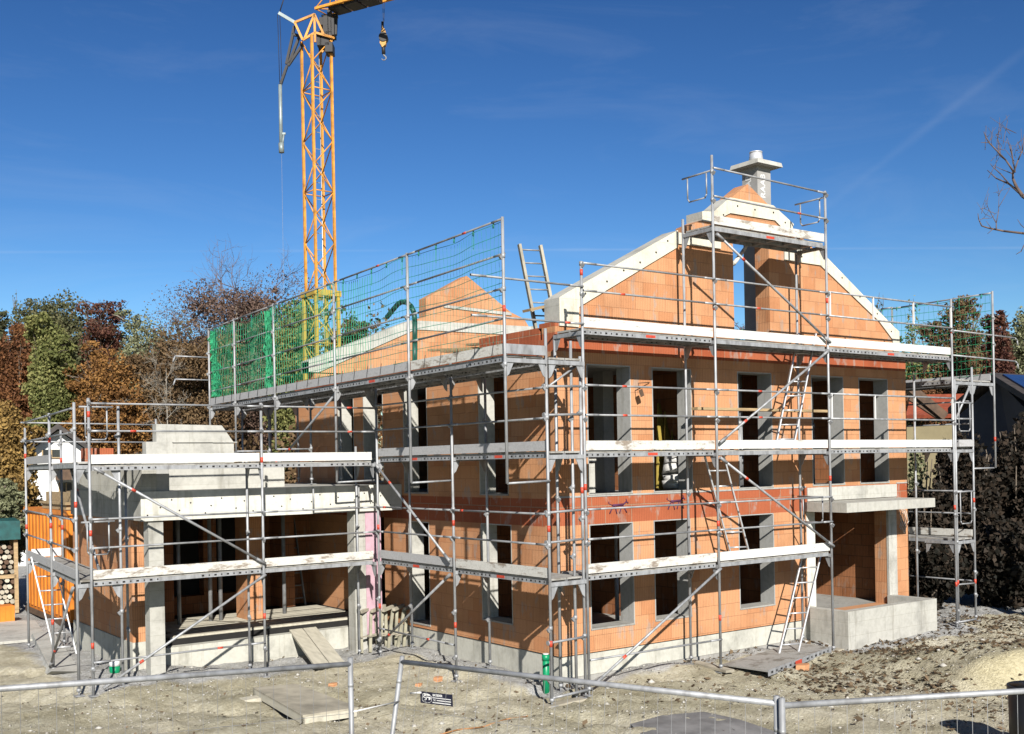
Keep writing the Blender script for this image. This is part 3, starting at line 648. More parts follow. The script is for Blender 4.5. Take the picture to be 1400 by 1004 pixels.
# --- eaves side, with console deck for the net
L = Scaffold('steel scaffold on the shaded long side, with an outer console deck under the green net', lambda u, v, z: (v, u, z), -.90, -.17)
LU = [-1.05, 1.67, 4.38]
for k, u in enumerate(LU):
    L.standard(u, -.90, g1(-.9, u)+.10, 5.9-.2*k, bands=(.92, 2.72) if k < 2 else (1.0, 2.55), collars=[.4, 1.2, 2.5, 3.0, 4.5, 4.98])
    L.standard(u if k else -1.0, -.17, g1(-.17, u)+.10, 5.5, collars=(1.0, 2.9, 4.6), bands=(3.3,) if k == 0 else ())
    for z in (1.98, 3.98): L.frame(u, z)
L.standard(LU[0]+.12, -.30, .1, 5.75, collars=(1.3, 2.3, 3.4, 4.5))
m = MB(); m.tube((-.9, -1.05, .12), (-.17, -1.05, .15), .022, n=8); m.build('base_bar', [GALV], L.root)
for z in (2.55, 3.02, 4.55, 5.0, .98):
    m = MB(); m.tube((-.9, -1.02, z), (-.17, -1.02, z+.02), .02, n=8); m.tube((-.94, -1.02, z), (-.86, -1.02, z), .04, n=8); m.build('end_rail', [GALVD], L.root)
zt = lambda y: 7.54-.0275*(y+1.1)
zd = lambda y: 5.46-.010*(y+1.1)
for k in range(2):
    a, b = LU[k], LU[k+1]
    L.deck(a, b, 1.98, TOEG if k == 0 else TOEA, endtoe=None); L.deck(a, b, 3.98, TOEA)
    for i, z in enumerate((2.52, 3.0, 4.5, 4.98)): L.rail(a, b, -.9, z, red=.86 if i == 1 else None)
L.rail(LU[1], LU[2], -.9, .62, red=.3)
L.brace(4.34, 3.84, 1.76, 2.12); L.brace(4.5, .2, 1.76, 1.84)
CU = [-1.1, 1.72, 4.5, 7.3, 9.5, 11.1]
for k, u in enumerate(CU):
    L.standard(u, -1.72, 3.5 if k < 3 else 4.2, zt(u), base=False, bands=(6.1,) if k == 0 else ((3.9,) if k == 3 else ()), collars=(5.3, zt(u)-.6, zt(u)-1.1))
    m = MB(); m.tube((-1.72, u, 3.5 if k < 3 else 4.2), (-.9, u, 3.52 if k < 3 else 4.2), .018, n=7); m.build('console_tie', [GALV], L.root)
    L.frame(u, zd(u), -1.72, -.93); L.frame(u, zd(u), -.9, -.17)
for k in (3, 4, 5):
    for v in (-.9, -.17): L.standard(CU[k], v, 3.55 if CU[k] < 10 else .2, zd(CU[k]), collars=(4.2, 4.7))
for k in range(5):
    a, b = CU[k], CU[k+1]
    L.map = lambda u, v, z: (v, u, z-.010*(u+1.1))
    L.deck(a, b, 5.46, TOEG if k == 0 else TOEA, v0=-1.72, v1=-.93, redmark=k == 1); L.deck(a, b, 5.45, None, v0=-.9, v1=-.17, redmark=False)
    L.map = lambda u, v, z: (v, u, z)
    for f in (0, .52, 1.04, 1.50): L.rail(a, b, -1.72, zt(a)-f-.03, zt(b)-f-.03, r=.0165, off=.0 if f == 0 else .03, red=.35 if (f == 0 and k in (0, 1)) else None)
L.brace(7.3, 3.9, 4.5, 5.25, v=-1.68)
m = MB(); m.tube((-.9, -1.0, 4.95), (-.25, -1.0, 5.34), .018, n=7); m.build('console_strut', [GALV], L.root)
m = MB(); m.box(-1.72, -.95, -1.13, -1.10, 5.47, 5.62); m.build('toe_board', [GALV], L.root)
for z in (5.95, 6.5):
    p = onX(256, 521, -1.72)
    m = MB(); a = Vector((-1.72, 11.1, z)); b = Vector((-2.55, 11.1, z)); m.tube(a, b, .0175, n=7); m.tube(b, b+Vector((-.05, 0, -.14)), .0175, n=7); m.build('end_rail', [GALV], L.root)

# --- front of the flat extension
A = Scaffold('two-storey steel scaffold in front of the flat roofed extension on the left', lambda u, v, z: (u, v, z), 4.30, 5.02)
AU = [-6.38, -3.34, -1.02]
for k, u in enumerate(AU):
    if k < 2: A.standard(u, 4.30, g1(u, 4.3)+.10-(.14 if k == 0 else 0), (5.02, 4.85)[k], bands=(.85, 2.72, 4.7) if k == 0 else (1.05, 3.9), collars=[.5, 2.5, 3.0, 4.5, 4.95])
    A.standard(u if k else -5.58, 5.02, g1(u, 5.02)+.10, 3.95 if k != 2 else 4.2, collars=(1.0, 2.6))
    for z in (1.98, 3.91): A.frame(u, z)
for k in range(2):
    a, b = AU[k], AU[k+1]
    A.deck(a, b, 1.98, TOEG if k == 0 else TOEG, redmark=False, holes=k == 0); A.deck(a, b, 3.91, TOEW, redmark=False)
    for i, z in enumerate((2.52, 3.0, 4.47, 4.93)): A.rail(a, b, 4.30, z, red=.22 if i == 2 and k == 0 else (.75 if k == 1 and i > 1 else None))
A.rail(AU[0], AU[1], 4.30, .62, red=.7)
A.brace(-6.3, 3.84, -3.36, 2.08); A.brace(-6.2, .2, -3.36, 1.84)
m = MB(); m.path([(-1.95, 5.06, 3.40), (-1.95, 5.06, 2.97), (-.95, 5.06, 2.98), (-.95, 5.06, 3.43)], .018, 7); m.build('end_guard', [GALVD], A.root)

# --- left end of the extension (turned a little against the house)
B = Scaffold('far left steel scaffold turning the corner of the extension, above the orange container', lambda u, v, z: (v+.085*(u-4.4), u, z), -6.58, -5.86)
BU = [4.42, 7.05, 10.3]
for k, u in enumerate(BU):
    B.standard(u, -6.58, g1(-6.5, u)+.10, (4.95, 4.9, 4.75)[k], bands=((3.2,), (.95, 2.75, 4.35), (2.6, 4.1))[k], collars=(2.5, 3.0, 4.5))
    B.standard(u, -5.86, g1(-5.9, u)+.10, (4.9, 3.2, 4.7)[k], bands=((), (), (2.55, 4.0))[k], collars=(1.4, 2.8, 4.4))
    for z in (1.98, 3.96): B.frame(u, z)
for k in range(2):
    a, b = BU[k], BU[k+1]
    B.deck(a, b, 1.98, TOEA if k == 0 else TOEA, holes=False, redmark=False); B.deck(a, b, 3.96, None if k == 0 else TOEA, holes=False, redmark=False)
    for z in (2.5, 3.0, 4.45, 4.85): B.rail(a, b, -6.58, z)
m = MB(); B.hexbox(m, 10.24, 10.27, -6.5, -5.9, 2.0, 2.17); m.build('toe_board', [WHITE], B.root)
B.brace(7.0, .2, 4.5, 1.85); B.brace(7.0, 3.82, 4.5, 2.1, v=-6.2)
for z in (4.55, 4.08):
    m = MB(); a = onY(28, 578 if z > 4.3 else 604, 10.6); b = onY(213, 581 if z > 4.3 else 605, 10.6); m.tube(a, b, .0175, n=7); m.build('guardrail', [GALV], B.root)
p = onY(213, 573, 10.6); m = MB(); m.tube((p.x, p.y, p.z), (p.x, p.y, 3.45), .0245, n=8); m.build('standard', [GALV], B.root)
B.end_guard(4.42, -6.5, -5.95, 4.88, .55); B.end_guard(4.42, -6.5, -5.95, 2.95, .55)
m = MB(); p = Vector((-6.05, 4.75, 3.99)); m.box(-6.25, -5.75, 5.05, 5.3, 3.97, 4.2); m.build('brick_pack', [LINTEL], None)
bp = bpy.data.objects['brick_pack']; bp['label'] = 'pack of red blocks lying on the upper deck of the far left scaffold'; bp['category'] = 'bricks'; recentre(bp)

# --- right side of the house
G = Scaffold('steel scaffold tower beyond the right corner, in front of the dark bushes', lambda u, v, z: (v, u, z), 11.12, 10.44)
GU = [-1.0, 1.6, 4.3, 7.0]
for k, u in enumerate(GU):
    G.standard(u, 11.12, g1(11.1, u)+.10, 5.75, bands=(.95, 2.75) if k == 0 else (), collars=(1.2, .7, 2.6))
    G.standard(u, 10.44, g1(10.4, u)+.10, 4.9 if k else 5.46, bands=(.98,) if k == 0 else (), collars=(.4, 1.9))
    G.standard(u-.03, 11.98, 3.5, 7.5-.03*k, base=False, bands=(4.1,) if k == 0 else (), collars=(6.3, 6.9))
    for z in (1.98, 3.98): G.frame(u, z)
    G.frame(u, 5.47); G.frame(u, 5.47, 11.98, 11.14)
    m = MB(); m.tube((11.98, u, 3.5), (11.12, u, 3.5), .018, n=7); m.build('console_tie', [GALV], G.root)
for k in range(3):
    a, b = GU[k], GU[k+1]
    for z in (1.98, 3.98): G.deck(a, b, z, TOEG if z < 3 else TOEA, redmark=False, holes=False)
    G.deck(a, b, 5.47, None, redmark=False); G.deck(a, b, 5.47, TOEA, v0=11.98, v1=11.14, redmark=False)
    G.rail(a, b, 11.12, 1.0); G.rail(a, b, 11.98, 7.46, 7.43, off=0)
    for z in (2.5, 3.0, 4.5, 5.0): G.rail(a, b, 11.12, z)
G.rail(-1.0, -1.0, 11.12, .7)
m = MB(); m.tube((10.44, -1.0, .98), (11.12, -1.0, .96), .018, n=7); m.build('end_rail', [GALVD], G.root)
m = MB(); m.tube((10.44, -1.0, .16), (11.12, -1.0, .16), .022, n=7); m.build('base_bar', [GALV], G.root)
G.end_guard(-1.02, 11.12, 10.44, 4.95, .62); G.end_guard(-1.02, 11.12, 10.44, 3.0, .7)
m = MB(); m.tube((11.06, -1.0, 5.35), (10.48, -1.0, 4.6), .025, n=8); m.tube((10.44, -1.0, 4.6), (11.12, -1.0, 4.6), .02, n=8); m.build('console_strut', [GALV], G.root)
m = MB(); m.box(10.5, 11.08, -1.06, -1.03, 3.99, 4.14); m.build('toe_board', [TOEA], G.root)

# ------------------------------------------------------------------ ladders
def ladder(p, q, wdir, label, width=.38, rungs=7, mat=ALU, mat2=None, stile=(.06, .025), group='ladders on the site'):
    p, q, w = Vector(p), Vector(q), Vector(wdir).normalized()*width/2; d = (q-p).normalized(); nrm = d.cross(w).normalized()
    t = thing('ladder', label, 'ladder', tuple(p), group)
    for s in (-1, 1):
        m = MB(); m.bar(p+w*s, q+w*s, stile[1], stile[0], nrm); m.build('stile', [mat], t)
    for k in range(rungs):
        c = p+(q-p)*((k+.6)/rungs); m = MB(); m.tube(c-w, c+w, .015, n=7); m.build('rung', [mat2 or mat], t)
    return t
ladder((4.95, -.86, .1), (6.05, -.62, 2.05), (1, -.4, 0), 'aluminium ladder from the ground to the lowest deck, beside the entrance', .40, 7)
ladder((3.95, -.62, 2.0), (3.25, -.62, 4.0), (1, -.5, 0), 'aluminium ladder between first and second deck at the middle of the gable wall', .36, 7)
ladder((5.13, -.70, 4.0), (6.0, -.60, 6.25), (1, -.4, 0), 'aluminium ladder rising to the top deck, in front of the upper windows', .38, 8)
a = onZ(82, 884, .1); b = Vector((a.x-.62, a.y-1.2, 2.15))
ladder((-5.75, 8.6, .1), (-6.1, 8.9, 2.1), (1, -.25, 0), 'shiny aluminium ladder leaning in front of the orange container', .40, 7)
pa = onY(752, 462, 1.6); pb = onY(731, 333, 1.6)
ladder((pa.x, 1.6, 5.92), (pb.x, 1.75, pb.z), (1, -.3, 0), 'grey roof ladder sticking up above the eaves left of the gable', .42, 8, WOODG, GALVD, (.09, .05))
p = onY(402, 845, 9.2)
ladder((p.x, 9.0, .58), (p.x-.05, 9.45, 2.6), (1, 0, 0), 'dim ladder inside the extension leaning on its back wall', .40, 7, GALVD)

# ------------------------------------------------------------------ nets
def net(name, label, x, y0, y1, z0f, z1f, mats, step=.095, r=.0052, folds=(), sag=.03):
    root = thing(name, label, 'safety net', (x, y0, z0f(y0)), 'green safety nets')
    ny = int((y1-y0)/step); nz = int((z1f(y0)-z0f(y0))/step); m = MB(); th = lambda y: .03*math.sin(y*2.3)+.02*math.sin(y*5.1)
    ph = rng.uniform(0, 6, nz+2)
    def Q(y, t, j=0):
        bay = (y-y0) % 2.8; sg = sag*math.sin(math.pi*bay/2.8)*(.4+1.2*t)*(1+.5*math.sin(ph[j]))
        return Vector((x+th(y)*(.4+t), y, z0f(y)+(z1f(y)-z0f(y))*t-sg))
    nz = int(nz*step/.165)
    for j in range(nz+1):
        t = j/nz; pts = [Q(y0+(y1-y0)*i/60, t, j) for i in range(61)]
        for i in range(60): m.tube(pts[i], pts[i+1], r*(.95 if i > 20 else 1.05), n=3, cap=False)
    for i in range(ny+1):
        y = y0+(y1-y0)*i/ny; pts = [Q(y+.02*math.sin(3*k+i), k/5) for k in range(6)]
        rv = r*(.5 if y < y0+(y1-y0)*.34 else 1.2)
        for k in range(5): m.tube(pts[k], pts[k+1], rv, n=3, cap=False, m=1 if y > y0+(y1-y0)*.36 else 0)
    m.build('mesh', mats, root)
    for yf, w, t0, t1 in folds:                  # gathered net hanging in folds
        m = MB(); n = 26
        for k in range(n):
            yy = yf+rng.normal(0, w*.45); prev = None
            for q in range(9):
                t = t1+(t0-t1)*q/8; p = Vector((x+.04+rng.normal(0, .035), yy+rng.normal(0, w*.22), z0f(yf)+(z1f(yf)-z0f(yf))*t))
                if prev is not None: m.tube(prev, p, rng.uniform(.008, .022), n=4)
                prev = p
        m.build('fold', [NETG], root)
    for i in range(int((y1-y0)/.55)):
        m = MB(); y = y0+.2+i*.55; z = z1f(y); m.tube((x-.02, y, z+.03), (x-.02, y+.01, z-.06), .014, n=5)
        if i % 2: m.tube((x-.02, y+.006, z), (x-.02, y+.012, z-.28), .008, n=4)
        m.build('tie_cord', [NETB], root)
    for i in range(int((y1-y0)/.5)):
        m = MB(); y = y0+.25+i*.5; m.tube((x-.022, y, z0f(y)+.05), (x-.04, y+.02, z0f(y)-.14), .006, n=4)
        m.build('toe_cord', [BLACK], root)
    return root
net('safety_net', 'long green safety net along the outer edge of the shaded long side', -1.69, -1.05, 11.05, lambda y: zd(y)+.17, lambda y: zt(y)-.06, [NETB, NETG],
    folds=((10.85, .22, .02, .5), (10.95, .1, .5, .98), (7.75, .14, .0, .98)))
net('safety_net', 'short green safety net on the far right scaffold above the bushes', 11.95, -1.0, 6.9, lambda y: 5.62, lambda y: 7.42, [NETG, NETB], step=.12, r=.006)

# ------------------------------------------------------------------ tower crane behind the house
CD = 58.0
cb = far(443, 640, CD); cbx = Vector((cb.x, cb.y, 0))
crane = thing('tower_crane', 'tall yellow lattice tower crane rising behind the house', 'crane', tuple(cbx))
th = R(38.5); e1 = RIGHT*math.cos(th)+FWD*math.sin(th); e2 = -RIGHT*math.sin(th)+FWD*math.cos(th)
def mast(z0, z1, s, pitch, rl, rb, name, mat):
    c = [cbx-(e1+e2)*s/2, cbx+(e1-e2)*s/2, cbx+(e1+e2)*s/2, cbx-(e1-e2)*s/2]
    m = MB()
    for q in c: m.bar(q+UP*z0, q+UP*z1, rl*2, rl*2, e1)
    m.build('mast_legs', [mat], crane)
    m = MB(); n = int(round((z1-z0)/pitch)); p = (z1-z0)/n
    for f in range(4):
        a, b = c[f], c[(f+1) % 4]
        for k in range(n):
            za, zb = z0+k*p, z0+(k+1)*p
            if (k+f) % 2: m.tube(a+UP*za, b+UP*zb, rb, n=5)
            else: m.tube(b+UP*za, a+UP*zb, rb, n=5)
            if k % 4 == 0: m.tube(a+UP*za, b+UP*za, rb, n=5)
    m.build('mast_lattice', [mat], crane)
pz = lambda py: 3.8+(638.7-py)/FPX*CD
zt0 = pz(403); zt1 = pz(56)
mast(-.3, zt0, 1.32, 1.35, .085, .045, 'lower', CRANEL); mast(zt0, zt1, 1.14, 1.38, .062, .034, 'upper', CRANEY)
m = MB()
for s in (-1, 1):
    for a_, b_ in ((e1, e2), (e2, e1)): m.bar(cbx+a_*s*.72-b_*.8+UP*zt0, cbx+a_*s*.72+b_*.8+UP*zt0, .14, .3)
m.build('collar', [CRANEL], crane)
m = MB()
for k in range(int((zt1-1)/.9)):
    q = cbx+e1*.1+e2*.25+UP*(1+k*.9); m.tube(q-e1*.2, q+e1*.2, .02, n=4)
for s in (-.2, .2): m.tube(cbx+e1*(.1+s)+e2*.25, cbx+e1*(.1+s)+e2*.25+UP*zt1, .022, n=5)
m.build('climbing_ladder', [ALU], crane)
def cp(px, py, d=0): return far(px, py, CD+d)
m = MB()
for d in (-.5, .5):
    for a_, b_ in (((403, 31), (414, 55)), ((403, 31), (430, 20)), ((430, 20), (416, 55)), ((430, 20), (443, 48)), ((414, 55), (431, 45)), ((431, 45), (456, 52)), ((430, 20), (431, 58)), ((443, 48), (456, 52))):
        m.bar(cp(*a_, d), cp(*b_, d), .11, .11, FWD)
for q in ((403, 31), (430, 20), (414, 55), (456, 52)): m.bar(cp(*q, -.5), cp(*q, .5), .1, .1)
m.build('slewing_frame', [CRANEY], crane)
m = MB()
for (x, y, w, h_) in ((447, 40, .3, 1.0), (452, 33, .22, 1.2), (445, 60, .5, .45), (451, 68, .4, .5), (456, 40, .18, .9), (438, 58, .25, .6), (441, 33, .2, .4), (449, 50, .5, .25)):
    c = cp(x, y); m.hexa([c+RIGHT*a_*w/2+FWD*b_*.4+UP*z_*h_/2 for z_ in (-1, 1) for a_, b_ in ((-1, -1), (1, -1), (1, 1), (-1, 1))])
for a_, b_ in (((440, 24), (462, 22)), ((459, 24), (458, 48)), ((448, 24), (447, 46)), ((453, 22), (452, 50))): m.bar(cp(*a_), cp(*b_), .2, .2, FWD)
for a_, b_ in (((434, 30), (455, 24)), ((436, 44), (454, 36)), ((444, 50), (456, 30)), ((446, 26), (440, 46)), ((437, 62), (452, 75)), ((452, 60), (440, 72))): m.bar(cp(*a_, .1), cp(*b_, -.1), .09, .09, FWD, 1)
m.build('winch_gear', [CRANED, CRANEY], crane)
j0 = cp(440, 17); jd = (RIGHT*2.1-FWD*1.15).normalized(); js = jd.cross(UP).normalized(); jl = 24
m = MB()
ch = [j0+js*.55, j0-js*.55, j0+UP*1.15]
for q in ch: m.bar(q, q+jd*jl, .13, .13)
for k in range(17):
    t0, t1, t2 = k*1.4, k*1.4+.7, k*1.4+1.4
    for q in (0, 1): m.tube(ch[q]+jd*t0, ch[2]+jd*t1, .035, n=5); m.tube(ch[2]+jd*t1, ch[q]+jd*t2, .035, n=5)
    m.tube(ch[0]+jd*t0, ch[1]+jd*t2, .035, n=5); m.tube(ch[0]+jd*t0, ch[1]+jd*t0, .035, n=5)
m.build('jib', [CRANEY], crane)
m = MB()
for k in range(3): c = j0+jd*(1.2+k*1.0)-UP*.08; m.hexa([c+jd*a_*.42+js*b_*.45+UP*z_*.10 for z_ in (-1, 1) for a_, b_ in ((-1, -1), (1, -1), (1, 1), (-1, 1))])
m.build('jib_catwalk', [CRANED], crane)
m = MB()
m.bar(cp(381, 18), cp(403, 31), .16, .1, FWD); m.build('guy_strut', [CRANEG], crane)
m = MB()
for x in (379.5, 382.5): m.tube(cp(x, 20), cp(x+3, 117), .018, n=5)
m.tube(cp(382, 18), cp(392, -14), .03, n=5); m.build('guy_cable', [CRANED], crane)
m = MB()
for a_, b_ in (((402.5, 36), (400, 47)), ((400, 47), (411, 50)), ((400.5, 47), (391.5, 88)), ((409, 51), (395, 87)), ((413, 62), (394, 90)), ((392.5, 90), (384, 115))): m.bar(cp(*a_), cp(*b_), .13, .15, FWD)
m.build('folding_strut', [CRANED], crane)
m = MB(); m.tube(cp(383, 116), cp(384.5, 205), .10, n=8); m.tube(cp(384.3, 196), cp(385, 209), .15, n=8); m.bar(cp(385.5, 183), cp(390.5, 183), .1, .1); m.tube(cp(388, 184), cp(386, 200), .05, n=6); m.build('pendant_rod', [CRANEG], crane)
m = MB(); m.tube(cp(385, 209), cp(388, 400), .007, n=4); m.build('hanging_rope', [GALVD], crane)
# hook block on its rope
hk = thing('hook_block', 'small rusty yellow crane hook block hanging against the blue sky', 'crane hook', tuple(cp(524, 84)))
m = MB(); m.tube(cp(524, 30), cp(522.5, -26), .014, n=4); m.tube(cp(525, 30), cp(526, -26), .014, n=4); m.build('hoist_rope', [CRANED], hk)
m = MB()
for s in (-.14, .0, .14):
    a_ = [cp(521, 44), cp(523.5, 38), cp(527, 42), cp(529, 53), cp(527.5, 62), cp(523, 66), cp(519.5, 60)]; m.prism([q+FWD*s for q in a_], FWD*.06)
m.build('side_plate', [simple('rusty_yellow', (.60, .32, .06), .6, var=.45, scale=3)], hk)
m = MB(); c = cp(524.3, 52); m.tube(c-FWD*.2, c+FWD*.26, .24, n=14); m.tube(cp(523, 30), cp(523, 42), .07, n=8); m.tube(cp(524, 62), cp(524.6, 74), .10, n=8); m.build('sheave', [CRANED], hk)
m = MB(); hc = cp(524.8, 79); pts = [hc+UP*.2]+[hc+RIGHT*(.12*math.sin(t))+UP*(.12*math.cos(t)-.02) for t in np.linspace(0, 4.4, 9)]; m.path(pts, .045, 7, r2=.02); m.build('hook', [GALVD], hk)

# ------------------------------------------------------------------ site fence, nearest to the camera
def cf(X, Z, z): q = CAM+RIGHT*X+FWD*Z; return Vector((q.x, q.y, z))
FG = 'mesh fence panels in the foreground'
def fence_panel(a, b, label, posts=(True, True), lean_a=Vector((0, 0, 0)), lean_b=Vector((0, 0, 0)), below=2.05, xtra=0):
    t = thing('fence_panel', label, 'fence', (a.x, a.y, a.z-below), FG); d = b-a; ln = d.length
    m = MB(); m.tube(a, b, .0205, n=10); m.build('top_rail', [GALV], t)
    fa = a-UP*below+lean_a; fb = b-UP*below+lean_b
    for on, p, q in ((posts[0], a, fa), (posts[1], b, fb)):
        if on:
            m = MB(); e = (p-q).normalized(); m.tube(p+e*.045, q, .021, n=10); m.tube(p-e*.15, p-e*.18, .023, n=10); m.tube(p+e*.045, p+e*.05, .019, n=10); m.build('post', [GALV], t)
    m = MB(); n = int(ln/.11)
    for k in range(1, n): s = k/n; m.tube(a+d*s, fa+(fb-fa)*s, .0019, n=3, cap=False)
    for k in range(1, 6): s = k*.19; m.tube(a+(fa-a)*s, b+(fb-b)*s, .0019, n=3, cap=False)
    m.build('wire_mesh', [GALVD], t); return t
pA0 = far(0, 942, 6.9); pA1 = far(479, 908, 8.6); dA = pA1-pA0; pA0 = pA1-dA.normalized()*3.5
fence_panel(pA0, pA1, 'mesh fence panel at the lower left, its straight end post nearest the sign')
pB0 = far(549, 905, 9.3); pB1 = far(1062, 962, 7.0)
fence_panel(pB0, pB1, 'middle mesh fence panel with leaning left post, carrying the dark sign', lean_a=RIGHT*-.30, lean_b=Vector((0, 0, 0)))
pC0 = far(1069, 965, 6.95); pC1 = far(1400, 945, 7.3); pC1 = pC0+(pC1-pC0).normalized()*3.5
fence_panel(pC0, pC1, 'mesh fence panel at the lower right, in front of the earth bank')
fn = (pB1-pB0).cross(UP).normalized()
def onB(px, py, off=.01):
    d = sight(px, py); p = CAM+d*((pB0-CAM).dot(fn)/d.dot(fn)); return p-d*off
tl, tr, bl = onB(577, 946), onB(621, 951), onB(575, 961)
ux = (tr-tl).normalized(); uy = (tl-bl); uy = (uy-ux*uy.dot(ux)).normalized(); un = ux.cross(uy); W_ = (tr-tl).length; H_ = (tl-bl).length
sign = thing('sign', 'small dark blue company sign with white lettering tied to the middle fence panel', 'sign', tuple(bl))
m = MB(); m.prism([bl, bl+ux*W_, bl+ux*W_+uy*H_, bl+uy*H_], -un*.004); m.build('board', [NAVY], sign)
S_ = lambda a_, b_, o=.0012: bl+ux*(W_*a_)+uy*(H_*b_)+un*o
text_mesh('BAXEDER', H_*.27, S_(.40, .70), ux, uy, .0008, sign, WHITE); text_mesh('Tel.', H_*.19, S_(.41, .32), ux, uy, .0006, sign, WHITE)
m = MB()
for a0, a1, b0, b1 in ((.39, .96, .53, .60), (.52, .96, .33, .41), (.39, .95, .12, .21)): m.prism([S_(a0, b0), S_(a1, b0), S_(a1, b1), S_(a0, b1)], un*.0008)
m.build('text_line', [WHITE], sign)
m = MB()
ring = [(.06, .30), (.10, .14), (.20, .10), (.31, .12), (.36, .30), (.36, .62), (.30, .80), (.16, .88), (.09, .82), (.07, .55)]
for k in range(len(ring)): m.tube(S_(*ring[k]), S_(*ring[(k+1) % len(ring)]), .0016, n=5)
m.prism([S_(.08, .82), S_(.16, .88), S_(.30, .80), S_(.31, .68), (S_(.17, .70))], un*.0008)
m.path([S_(.17, .68), S_(.10, .62), S_(.12, .52), S_(.19, .46), (S_(.19, .34)), S_(.12, .28)], .0042, 5)
m.prism([S_(.20, .60), S_(.33, .60), S_(.33, .40), S_(.27, .30), S_(.27, .50), S_(.20, .50)], un*.0008)
m.build('emblem', [WHITE], sign)
m = MB(); a_ = onB(484, 973); b_ = onB(546, 959, .03); m.path([far(484, 973, 8.55), b_+Vector((0, 0, -.0))], .006, 5)
single(m, 'plastic_strap', [WHITE], 'thin pale plastic strap tied between the two fence posts', 'strap')
m = MB(); m.tube(onB(561, 948), onB(576, 947), .008, n=6); single(m, 'cable_tie', [WHITE], 'white cable tie holding the sign to the fence mesh', 'cable tie')

# ------------------------------------------------------------------ things lying about
m = MB(); P = [onZ(346, 940, .20), onZ(405, 935, .17), onZ(490, 967, .16), onZ(414, 978, .20)]
fp = thing('formwork_panel', 'weathered plywood formwork panel lying on the ground behind the left fence', 'board', tuple(P[0]))
m.hexa([q-UP*.03 for q in P]+P); m.build('sheet', [WOODG], fp)
m = MB()
for i in range(4):
    a_, b_ = P[i], P[(i+1) % 4]; m.hexa([a_-UP*.14, b_-UP*.14, b_-UP*.14+(P[(i+2) % 4]-b_)*.03, a_-UP*.14+(P[(i+3) % 4]-a_)*.03, a_-UP*.031, b_-UP*.031, b_-UP*.031+(P[(i+2) % 4]-b_)*.03, a_-UP*.031+(P[(i+3) % 4]-a_)*.03])
m.build('edge_frame', [WOODP], fp)
q = onZ(347, 962, .0); m = MB(); m.box(q.x-.2, q.x+.25, q.y-.12, q.y+.12, -.02, .10); single(m, 'timber_block', [WOODP], 'short timber block propping the left end of the plywood panel', 'wood block')
r = thing('plank_ramp', 'two pale planks forming a ramp up to the extension floor', 'ramp', (-1.5, 5.0, 0))
T1, T2, B1, B2 = onZ(393, 857.5, .52), onZ(429, 853.5, .52), onZ(431, 911, .13), onZ(471, 905, .13)
for f0, f1 in ((0, .485), (.515, 1)):
    a0, a1, b0, b1 = T1+(T2-T1)*f0, T1+(T2-T1)*f1, B1+(B2-B1)*f0, B1+(B2-B1)*f1; k = UP*.045
    m = MB(); m.hexa([b0-k, b1-k, a1-k, a0-k, b0, b1, a1, a0]); m.build('plank', [WOODP], r)
c0 = onZ(521, 888, .05)
for k in range(5):
    o = c0+Vector((-.30+.17*k, .30-.06*k+.02*(k % 2), 0)); lean = Vector((.10+.05*k, .16, 0))
    t = thing('folding_trestle', ('olive folding trestle at the left of the stack by the extension corner', 'second olive trestle from the left in the leaning stack', 'middle olive trestle of the leaning stack by the extension', 'fourth olive trestle in the leaning stack', 'rightmost olive trestle of the leaning stack, nearest the long wall')[k], 'trestle', tuple(o), 'stack of folding trestles')
    for s in (-1, 1):
        m = MB(); top = o+lean+Vector((s*.17, -.30, .78)); bot = o+Vector((s*.22, -.38+.06*s, 0)); m.bar(bot, top, .06, .03, (0, -1, .2)); m.build('leg', [WOODO], t)
    m = MB(); top = o+lean+Vector((0, -.3, .80)); m.bar(top-Vector((.22, .12, 0)), top+Vector((.22, .12, .05)), .06, .06); m.build('crossbar', [WOODG], t)
    m = MB(); m.bar(o+Vector((-.2, -.36, .3)), o+Vector((.2, -.30, .33)), .05, .02); m.build('brace', [WOODG], t)
q = onZ(747, 944, .0); m = MB(); m.tube((q.x, q.y, -.1), (q.x, q.y, .60), .058, n=18); m.tube((q.x, q.y, .50), (q.x, q.y, .60), .066, n=18); m.tube((q.x, q.y, .60), (q.x, q.y, .615), .05, n=18, m=1)
single(m, 'drain_pipe', [PIPEG, WHITE], 'bright green drain pipe standing upright at the near house corner', 'pipe')
q = onZ(157, 925, .0); m = MB(); m.tube((q.x, q.y, .0), (q.x, q.y, .20), .085, .10, 14); m.tube((q.x, q.y, .2), (q.x, q.y, .30), .105, .09, 14, m=1)
single(m, 'bucket', [PIPEG, WHITE], 'small green and white bucket by the post at the extension corner', 'bucket')
D_ = [onZ(988, 908, .10), onZ(1050, 917, .14), onZ(1136, 885, .15), (onZ(1088, 878, .13))]
gd = thing('scaffold_deck', 'spare scaffold deck with a red mark lying on the ground by the entrance', 'scaffold deck', tuple(D_[0]))
m = MB(); m.hexa([p-UP*.03 for p in D_]+D_); m.build('board', [DECKM], gd)
m = MB(); a_, b_ = D_[1], D_[2]; nrm_ = (b_-a_).cross(UP).normalized()*.012; m.hexa([a_-UP*.10, b_-UP*.10, b_-UP*.10+nrm_, a_-UP*.10+nrm_, a_+UP*.01, b_+UP*.01, b_+UP*.01+nrm_, a_+UP*.01+nrm_])
